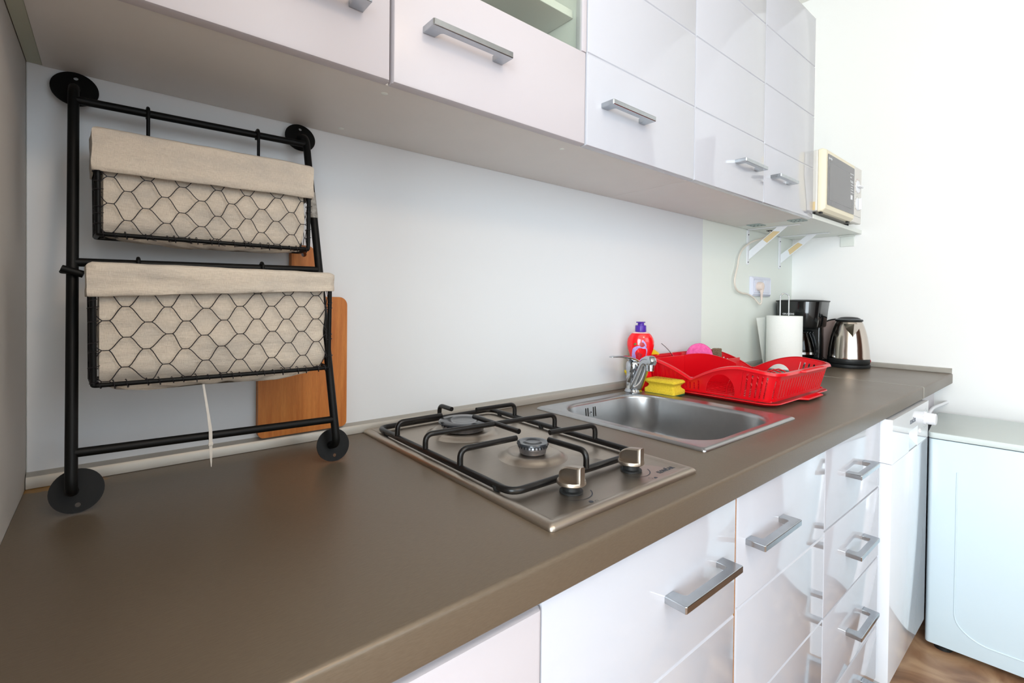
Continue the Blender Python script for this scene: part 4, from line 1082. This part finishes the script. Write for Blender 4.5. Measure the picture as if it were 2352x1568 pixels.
for k in range(5): box(b, 2.398, 2.432 - .004 * (k % 3), mf - .0020, mf - .0012, .728 + .010 * k, .7305 + .010 * k)
obj('printed_lines', b, WHITEL, gp)
b = NB(); box(b, 2.118, 2.135, -.3065, -.297, mz0 - .0055, mz0 + .0005, .001); box(b, 2.425, 2.445, -.3065, -.297, mz0 - .0055, mz0 + .0005, .001); obj('door_hinge', b, BLACKS, mw)
for x in (2.14, 2.53):
    for y in (-.27, -.06):
        b = NB(); lathe(b, [(0, H + .0167), (.009, H + .0167), (.010, mz0 + .004), (0, mz0 + .004)], (x, y, 0), 14); obj('foot', b, BLACKS, mw, smooth=50)
b = NB(); box(b, 2.1085, 2.1100, -.288, -.262, .6235, .655); obj('sticker', b, TAPE, mw)

# ------------------------------------------------------------------ double socket with plug and cord
sk2 = thing('double_socket', 'white double wall socket under the shelf', 'socket', (2.33, 0, .35))
b = NB(); so0, so1, sz0, sz1 = 2.2335, 2.4300, .3065, .3925
rings = [[(x, .003, z) for x, z in rrect(so0, so1, sz0, sz1, .004, 3)], [(x, -.004, z) for x, z in rrect(so0, so1, sz0, sz1, .004, 3)], [(x, -.0105, z) for x, z in rrect(so0 + .010, so1 - .010, sz0 + .009, sz1 - .009, .003, 3)], [(x, -.0085, z) for x, z in rrect(so0 + .013, so1 - .013, sz0 + .012, sz1 - .012, .003, 3)]]
loft(b, rings, True, True); fr_ = obj('frame', b, SOCK, sk2, smooth=30)
for x in (2.285, 2.379):
    b = NB(); prism(b, rrect(x - .031, x + .031, .3215, .3775, .004, 3), 'y', -.0084, -.0110, bev=.0008); ins = obj('insert', b, SOCK, sk2)
    b = NB(); lathe(b, [(.0205, -.0112), (.0195, -.0112), (.019, -.0090), (0, -.0090), (0, -.0080), (.0205, -.0080), (.0205, -.0112)], (x, 0, .3495), 32, 'y'); obj('socket_well', b, SOCK, ins, smooth=40)
    b = NB()
    for dx in (-.0095, .0095): lathe(b, [(0, -.0094), (.0024, -.0094), (.0024, -.0088), (0, -.0088)], (x + dx, 0, .3495), 10, 'y')
    obj('pin_hole', b, DARKH, ins)
pg = thing('plug_cord', 'pinkish white mains plug and cord of the microwave, in the left socket', 'power cord', (2.29, -.02, .33))
b = NB(); lathe(b, [(0, -.0096), (.0185, -.0096), (.0190, -.022), (.0165, -.032), (.008, -.036), (0, -.037)], (2.286, 0, .3495), 28, 'y', sy=1.02)
rings = []
for z, w, d_ in ((.356, .012, .012), (.338, .011, .0115), (.322, .0075, .0085), (.316, .0058, .0058)):
    rings.append([(2.288 + w * math.cos(2 * PI * k / 16), -.026 + d_ * math.sin(2 * PI * k / 16) * .8, z) for k in range(16)])
loft(b, rings, True, True); pgb = obj('plug', b, PLUGM, pg, smooth=50)
b = NB()
for k in range(6): z = .3150 - .0035 * k; lathe(b, [(0, z), (.0060 - .0003 * k, z), (.0060 - .0003 * k, z - .0022), (0, z - .0022)], (2.288, -.026, 0), 14)
tube(b, [(2.288, -.026, .316), (2.288, -.026, .290)], .0038, 10); obj('strain_relief', b, PLUGM, pg, smooth=40)
b = NB()
ctrl = [(2.288, -.026, .292), (2.290, -.024, .278), (2.280, -.020, .272), (2.245, -.014, .296), (2.19, -.010, .313), (2.13, -.010, .318), (2.085, -.012, .330), (2.062, -.014, .355), (2.066, -.014, .385), (2.088, -.012, .425), (2.103, -.012, .470), (2.135, -.014, .505), (2.19, -.022, .535), (2.25, -.034, .553), (2.303, -.046, .573), (2.312, -.048, .5915)]
def crom(P, n=6):
    P = [Vector(p) for p in P]; out = []
    for i in range(len(P) - 1):
        a, b_, c, d_ = P[max(i - 1, 0)], P[i], P[i + 1], P[min(i + 2, len(P) - 1)]
        for k in range(n):
            t_ = k / n; out.append(.5 * ((2 * b_) + (c - a) * t_ + (2 * a - 5 * b_ + 4 * c - d_) * t_ ** 2 + (3 * b_ - a - 3 * c + d_) * t_ ** 3))
    out.append(P[-1]); return out
tube(b, crom(ctrl), .0037, 10); obj('cord', b, CREAMC, pg, smooth=60)

# ------------------------------------------------------------------ cutting board
cb = thing('cutting_board', 'beech paddle cutting board leaning on the wall behind the rack', 'cutting board', (.367, -.012, .021))
def board_outline():
    P = []
    x0, x1, z0, z1 = .2905, .4480, .0212, .2735; hx0_, hx1_, hz = .3445, .3860, .3680
    def arc(cx, cz, r_, a0, a1, n=6): return [(cx + r_ * math.cos(R(a0 + (a1 - a0) * k / n)), cz + r_ * math.sin(R(a0 + (a1 - a0) * k / n))) for k in range(n + 1)]
    P += arc(x0 + .010, z0 + .010, .010, 180, 270); P += arc(x1 - .010, z0 + .010, .010, 270, 360)
    P += arc(x1 - .016, z1 - .016, .016, 0, 90); P += arc(hx1_ + .012, z1 + .012, .012, 270, 180)
    P += arc(hx1_ - .014, hz - .014, .014, 0, 90); P += arc(hx0_ + .014, hz - .014, .014, 90, 180)
    P += arc(hx0_ - .012, z1 + .012, .012, 0, -90); P += arc(x0 + .016, z1 - .016, .016, 90, 180)
    return P
b = NB(); P = board_outline(); hole = [(.3660 + .0048 * math.cos(2 * PI * k / 20), .3515 + .0048 * math.sin(2 * PI * k / 20)) for k in range(20)]
yF, yB = -.0190, -.0030
V = {}
for y in (yF, yB):
    A = [b.verts.new((x, y, z)) for x, z in P]; Hh = [b.verts.new((x, y, z)) for x, z in hole]
    ea = [b.edges.new((A[i], A[(i + 1) % len(A)])) for i in range(len(A))]; eh = [b.edges.new((Hh[i], Hh[(i + 1) % 20])) for i in range(20)]
    bmesh.ops.triangle_fill(b, edges=ea + eh, use_beauty=True); V[y] = (A, Hh)
for idx in (0, 1):
    A, B = V[yF][idx], V[yB][idx]
    for i in range(len(A)): b.faces.new((A[i], A[(i + 1) % len(A)], B[(i + 1) % len(A)], B[i]))
obj('board', b, BEECH, cb, smooth=35)

# ------------------------------------------------------------------ standing wire rack
rk = thing('kitchen_rack', 'black metal tube rack with round feet, leaning against the splashback', 'rack', (.21, -.09, 0))
def yd(z): return -.1570 + (.1530) * z / .598          # plane of the round plates
def yp(z): return yd(z) - .031                         # plane of the tubes
tilt = math.atan2(.153, .598)
xl = lambda z: .0555 + (.0512 - .0555) * z / .57
xr = lambda z: .3720 + (.3600 - .3720) * z / .57
rp_ = .0062
for xf, nm in ((xl, 0), (xr, 1)):
    b = NB(); zt_, zb_ = .5660, .0275
    pts = fillet([(xf(zb_), yd(zb_) - .001, zb_), (xf(.040), yp(.034), .036), (xf(.15), yp(.15), .15), (xf(.45), yp(.45), .45), (xf(.556), yp(.559), .559), (xf(zt_), yd(zt_) - .001, zt_)], .016, 6)
    tube(b, pts, rp_, 16); post = obj('post', b, BLACKM, rk, smooth=60)
for xf in (xl, xr):
    for z, hz_ in ((.5660, .017), (.0270, -.017)):
        b = NB(); rD = .0265
        # plate with a real screw hole
        O = [(rD * math.cos(2 * PI * k / 40), rD * math.sin(2 * PI * k / 40)) for k in range(40)]
        hh = [(.0028 * math.cos(2 * PI * k / 14) + (.001), .0028 * math.sin(2 * PI * k / 14) + hz_) for k in range(14)]
        c_ = Vector((xf(z) + (.0 if z > .3 else .004), yd(z), z)); ct, st = math.cos(tilt), math.sin(tilt); VV = []
        for off in (0, .0016):
            A = [b.verts.new(c_ + Vector((u, -off * ct + v * st, v * ct + off * st))) for u, v in O]; B = [b.verts.new(c_ + Vector((u, -off * ct + v * st, v * ct + off * st))) for u, v in hh]
            e1 = [b.edges.new((A[i], A[(i + 1) % 40])) for i in range(40)]; e2 = [b.edges.new((B[i], B[(i + 1) % 14])) for i in range(14)]
            bmesh.ops.triangle_fill(b, edges=e1 + e2, use_beauty=True); VV.append((A, B))
        for q in (0, 1):
            A, B = VV[0][q], VV[1][q]
            for i in range(len(A)): b.faces.new((A[i], A[(i + 1) % len(A)], B[(i + 1) % len(A)], B[i]))
        obj('mounting_plate', b, BLACKM, rk, smooth=30)
for z0_, z1_ in ((.5400, .5450), (.3125, .3185), (.0785, .0740)):
    b = NB(); tube(b, [(xl(z0_), yp(z0_), z0_), (xr(z1_), yp(z1_), z1_)], .0056, 14); obj('cross_bar', b, BLACKM, rk, smooth=60)
b = NB(); zc_ = .2995; tube(b, [(xl(zc_) - .010, yp(zc_) - .010, zc_ + .004), (xl(zc_) + .011, yp(zc_) - .011, zc_ - .003)], .0046, 12)
tube(b, [(xl(zc_) - .003 + .0075 * math.cos(2 * PI * k / 20), yp(zc_) + .0075 * math.sin(2 * PI * k / 20), zc_) for k in range(20)], .0024, 8, closed=True)
obj('clamp', b, BLACKM, rk, smooth=50)
b = NB(); za, zb_ = .4100, .4560
lathe(b, [(.0068, 0), (.0068, zb_ - za)], (0, 0, 0), 20)
for v in b.verts:
    z = za + v.co.z; v.co = Vector((xr(z) + v.co.x, yp(z) + v.co.y, z))
obj('silver_label', b, SILVER, rk, smooth=60, label='worn silver sticker round the right post')
# cable tie on the lower bar
t = thing('cable_tie', 'thin translucent cable tie looped on the lower bar of the rack', 'cable tie', (.197, -.19, .08))
b = NB()
zq, yq = .0765, yp(.0765)
pts = [(.1925 - .0035, yq - .0065, .150), (.1945, yq - .0075, .110), (.1975, yq - .0075, .085), (.1978, yq - .0072, .070), (.1982, yq - .0070, .052), (.1988, yq - .0060, .034)]
L = []
for i, p in enumerate(pts):
    w = (.0013, .0015, .0021, .0021, .0017, .0004)[i]; L.append([(p[0] - w, p[1], p[2]), (p[0] - w, p[1] - .0008, p[2]), (p[0] + w, p[1] - .0008, p[2]), (p[0] + w, p[1], p[2])])
loft(b, L, True, True)
tube(b, [(.1978, yq + .0072 * math.cos(2 * PI * k / 20), zq - .001 + .0072 * math.sin(2 * PI * k / 20)) for k in range(20)], .0010, 6, closed=True)
box(b, .1950, .2006, yq - .0095, yq - .0060, .0640, .0685, .0006); obj('strap', b, TIEW, t)

# ------------------------------------------------------------------ wire baskets with linen liners
def hexnet(b, P0, ux, uz, Wd, Ht, pw, ph, r, seed, clip=None):
    """chicken wire: short horizontal twists joined by slanting wires"""
    rnd = random.Random(seed); nx = int(Wd / pw) + 2; nz = int(Ht / ph * 2) + 2; tw = pw * .17
    node = {}
    def jit(i, j): return ((rnd.random() - .5) * pw * .10, (rnd.random() - .5) * ph * .10)
    for j in range(-1, nz + 1):
        for i in range(-1, nx + 1):
            cx_ = (i + (.5 if j % 2 else 0)) * pw + pw * .25; cz = j * ph / 2 + ph * .1; dx, dz = jit(i, j); node[(i, j)] = (cx_ + dx, cz + dz)
    def seg(a, c):
        pts = []
        n = 5
        for k in range(n + 1):
            s = k / n; sm = s * s * (3 - 2 * s); x = a[0] + (c[0] - a[0]) * s; z = a[1] + (c[1] - a[1]) * (s * .45 + sm * .55)
            if 0 <= x <= Wd and 0 <= z <= Ht: pts.append(P0 + ux * x + uz * z + ux.cross(uz) * (-.0004))
        if len(pts) > 1: tube(b, pts, r, 5, cap=False)
    for (i, j), (x, z) in node.items():
        seg((x - tw / 2, z), (x + tw / 2, z))
        if (i, j + 1) in node:
            if j % 2: l, rr_ = (i, j + 1), (i + 1, j + 1)
            else: l, rr_ = (i - 1, j + 1), (i, j + 1)
            if l in node: seg((x - tw / 2, z), (node[l][0] + tw / 2, node[l][1]))
            if rr_ in node: seg((x + tw / 2, z), (node[rr_][0] - tw / 2, node[rr_][1]))
def basket(lab, lab2, X0, X1, Yf, z0, z1, dep, cuffL, cuffR, hooks, barz, bary, seed, tilt_=0, sag=.006):
    t = thing('wire_basket', lab, 'basket', ((X0 + X1) / 2, Yf + dep / 2, z0))
    fl = .004          # taper: back wider
    F = lambda x, y, z: Vector((x, y, z))
    fb = [F(X0, Yf, z0), F(X1, Yf, z0)]; bb = [F(X0 - fl, Yf + dep, z0), F(X1 + fl, Yf + dep, z0)]
    zt_ = z1 - .003
    ft = [F(X0 - .001, Yf - .001, zt_), F(X1 + .001, Yf - .001, zt_)]; bt_ = [F(X0 - fl - .001, Yf + dep, zt_), F(X1 + fl + .001, Yf + dep, zt_)]
    b = NB(); r_ = .0029
    tube(b, fillet([fb[0], fb[1], bb[1], bb[0]], .004, 3, True), r_, 10, closed=True); tube(b, fillet([ft[0], ft[1], bt_[1], bt_[0]], .004, 3, True), r_, 10, closed=True)
    for a, c in zip(fb + bb, ft + bt_): tube(b, [a, c], r_ * 1.1, 10)
    obj('frame', b, BLACKM, t, smooth=60)
    b = NB(); hx = Vector((1, 0, 0)); hz = Vector((0, 0, 1))
    hexnet(b, F(X0, Yf - .0012, z0), hx, hz, X1 - X0, z1 - z0 - .006, .0415, .0365, .0006, seed)
    hexnet(b, F(X0 - .002, Yf, z0), Vector((-fl, dep, 0)).normalized(), hz, dep, z1 - z0 - .006, .040, .036, .0006, seed + 1)
    hexnet(b, F(X1 + .002, Yf, z0), Vector((fl, dep, 0)).normalized(), hz, dep, z1 - z0 - .006, .040, .036, .0006, seed + 2)
    hexnet(b, F(X0, Yf, z0 - .002), hx, Vector((0, 1, 0)), X1 - X0, dep, .041, .036, .0006, seed + 3)
    # wire ends wound round the corner rods and the bottom rod
    rnd = random.Random(seed + 9)
    for a, c, n_ in ((fb[0], ft[0], 9), (fb[1], ft[1], 6), (fb[0], fb[1], 20)):
        for k in range(n_):
            p = a.lerp(c, (k + rnd.random() * .8) / n_); ax = (c - a).normalized(); s1 = ax.orthogonal().normalized(); s2 = ax.cross(s1)
            rr_ = .0036 + rnd.random() * .0022
            tube(b, [p + s1 * rr_ * math.cos(2 * PI * q / 9) + s2 * rr_ * math.sin(2 * PI * q / 9) + ax * (q * .0005) for q in range(9)], .0006, 4, cap=False)
    obj('wire_mesh', b, WIRE, t, smooth=60)
    # hooks from the bar down to the back rim
    for hxp in hooks:
        b = NB(); zb_ = barz(hxp)
        pts = [F(hxp, bary + .0075, zb_ - .006), F(hxp, bary + .008, zb_ + .0065), F(hxp, bary - .001, zb_ + .0088), F(hxp, bary - .0085, zb_ + .005), F(hxp, bary - .0085, zb_ - .012), F(hxp, bary - .008, zt_ + .010), F(hxp, bary - .012, zt_ - .001)]
        tube(b, fillet(pts, .004, 3), .0024, 8); obj('hook', b, BLACKM, t, smooth=60)
    # liner
    ln = thing('basket_liner', lab2, 'liner', ((X0 + X1) / 2, Yf + dep / 2, z0))
    b = NB(); n = 60; rows = 26; ins = .0050
    def pth(s, ins_, out=0.0):
        """perimeter point, s 0..1, starting front-left going right"""
        w = X1 - X0; per = 2 * (w + dep); d_ = s * per
        x0, x1, y0, y1 = X0 + ins_, X1 - ins_, Yf + ins_, Yf + dep - ins_
        if d_ < w: return Vector((x0 + (x1 - x0) * d_ / w, y0, 0)), Vector((0, -1, 0))
        d_ -= w
        if d_ < dep: return Vector((x1 + fl * d_ / dep, y0 + (y1 - y0) * d_ / dep, 0)), Vector((1, 0, 0))
        d_ -= dep
        if d_ < w: return Vector((x1 + fl - (x1 - x0 + 2 * fl) * d_ / w, y1, 0)), Vector((0, 1, 0))
        d_ -= w
        return Vector((x0 - fl + fl * d_ / dep, y1 - (y1 - y0) * d_ / dep, 0)), Vector((-1, 0, 0))
    NS = 120; rings = []
    zb0 = z0 + .004
    for j in range(rows + 1):
        f = j / rows; z = zb0 + (z1 - .001 - zb0) * f; ring_ = []
        for k in range(NS):
            p, nrm = pth(k / NS, ins)
            nv = noise.noise(Vector((p.x * 22, p.y * 22, z * 30 + seed))) * .0030 - .0008
            bot = (1 - min(f / .14, 1)) ** 2 * .010
            q = p + nrm * (min(nv, .0030) - bot); q.z = z - (.004 + .004 * noise.noise(Vector((p.x * 30, seed, 3)))) * (1 - f) ** 6
            ring_.append(q)
        rings.append(ring_)
    loft(b, rings[::-1], False, False)
    # sagging bottom of the bag
    cxm, cym = (X0 + X1) / 2, Yf + dep / 2; base = rings[0]; inner = []
    for sc_, dz in ((.8, sag * .8), (.5, sag * 1.2), (.05, sag * 1.3)):
        inner.append([Vector((cxm + (q.x - cxm) * (.4 + .6 * sc_), cym + (q.y - cym) * sc_, q.z - dz - .003 * noise.noise(q * 40))) for q in base])
    loft(b, [base] + inner, False, True)
    bmesh.ops.remove_doubles(b, verts=b.verts, dist=1e-6); obj('bag', b, CLOTH, ln, smooth=70)
    # turned-over cuff
    b = NB(); rings = []
    w = X1 - X0; per = 2 * (w + dep)
    prof_ = [(-.004, 1, .0), (.0015, 1, .0030), (.0055, 1, .0006), (.0070, .96, 0), (.0072, .80, 0), (.0068, .60, 0), (.0064, .40, 0), (.0066, .25, 0), (.0068, .235, 0), (.0068, .12, 0), (.0066, 0, 0), (.0050, -.015, 0), (.0044, .05, 0)]
    for o_, f, dz in prof_:
        ring_ = []
        for k in range(NS):
            s = k / NS; p, nrm = pth(s, 0)
            xx = (p.x - X0) / w; c_ = cuffL + (cuffR - cuffL) * min(max(xx, 0), 1)
            z = z1 - c_ + c_ * f + dz + .0012 * noise.noise(Vector((p.x * 25, p.y * 25, seed * 3)))
            nv = .0018 * noise.noise(Vector((p.x * 30, p.y * 30, z * 60 + seed))) * (1 if f < .95 else .3)
            p2, n2 = pth((s + 1e-3) % 1, 0); p3, n3 = pth((s - .004) % 1, 0); p4, n4 = pth((s + .004) % 1, 0)
            nn = (n3 + n4).normalized(); kk = 1.35 if abs(n3.dot(n4)) < .5 else 1
            q = p + nn * (o_ * kk + nv); q.z = z; ring_.append(q)
        rings.append(ring_)
    loft(b, rings); obj('cuff', b, CLOTH, ln, smooth=70)
    return t
basket('upper black wire basket hanging from the top bar of the rack', 'linen liner with wide turned-over cuff in the upper basket', .0785, .3450, -.1130, .3515, .4885, .060, .0545, .0510, (.1335, .2810), lambda x: .5400 + (x - .05) * .016, yp(.542), 11)
basket('lower black wire basket hanging from the middle bar of the rack', 'linen liner with narrow turned-over cuff in the lower basket', .0755, .3545, -.1880, .1610, .3070, .066, .0385, .0255, (.1205, .2760), lambda x: .3125 + (x - .05) * .019, yp(.315), 23, sag=.010)
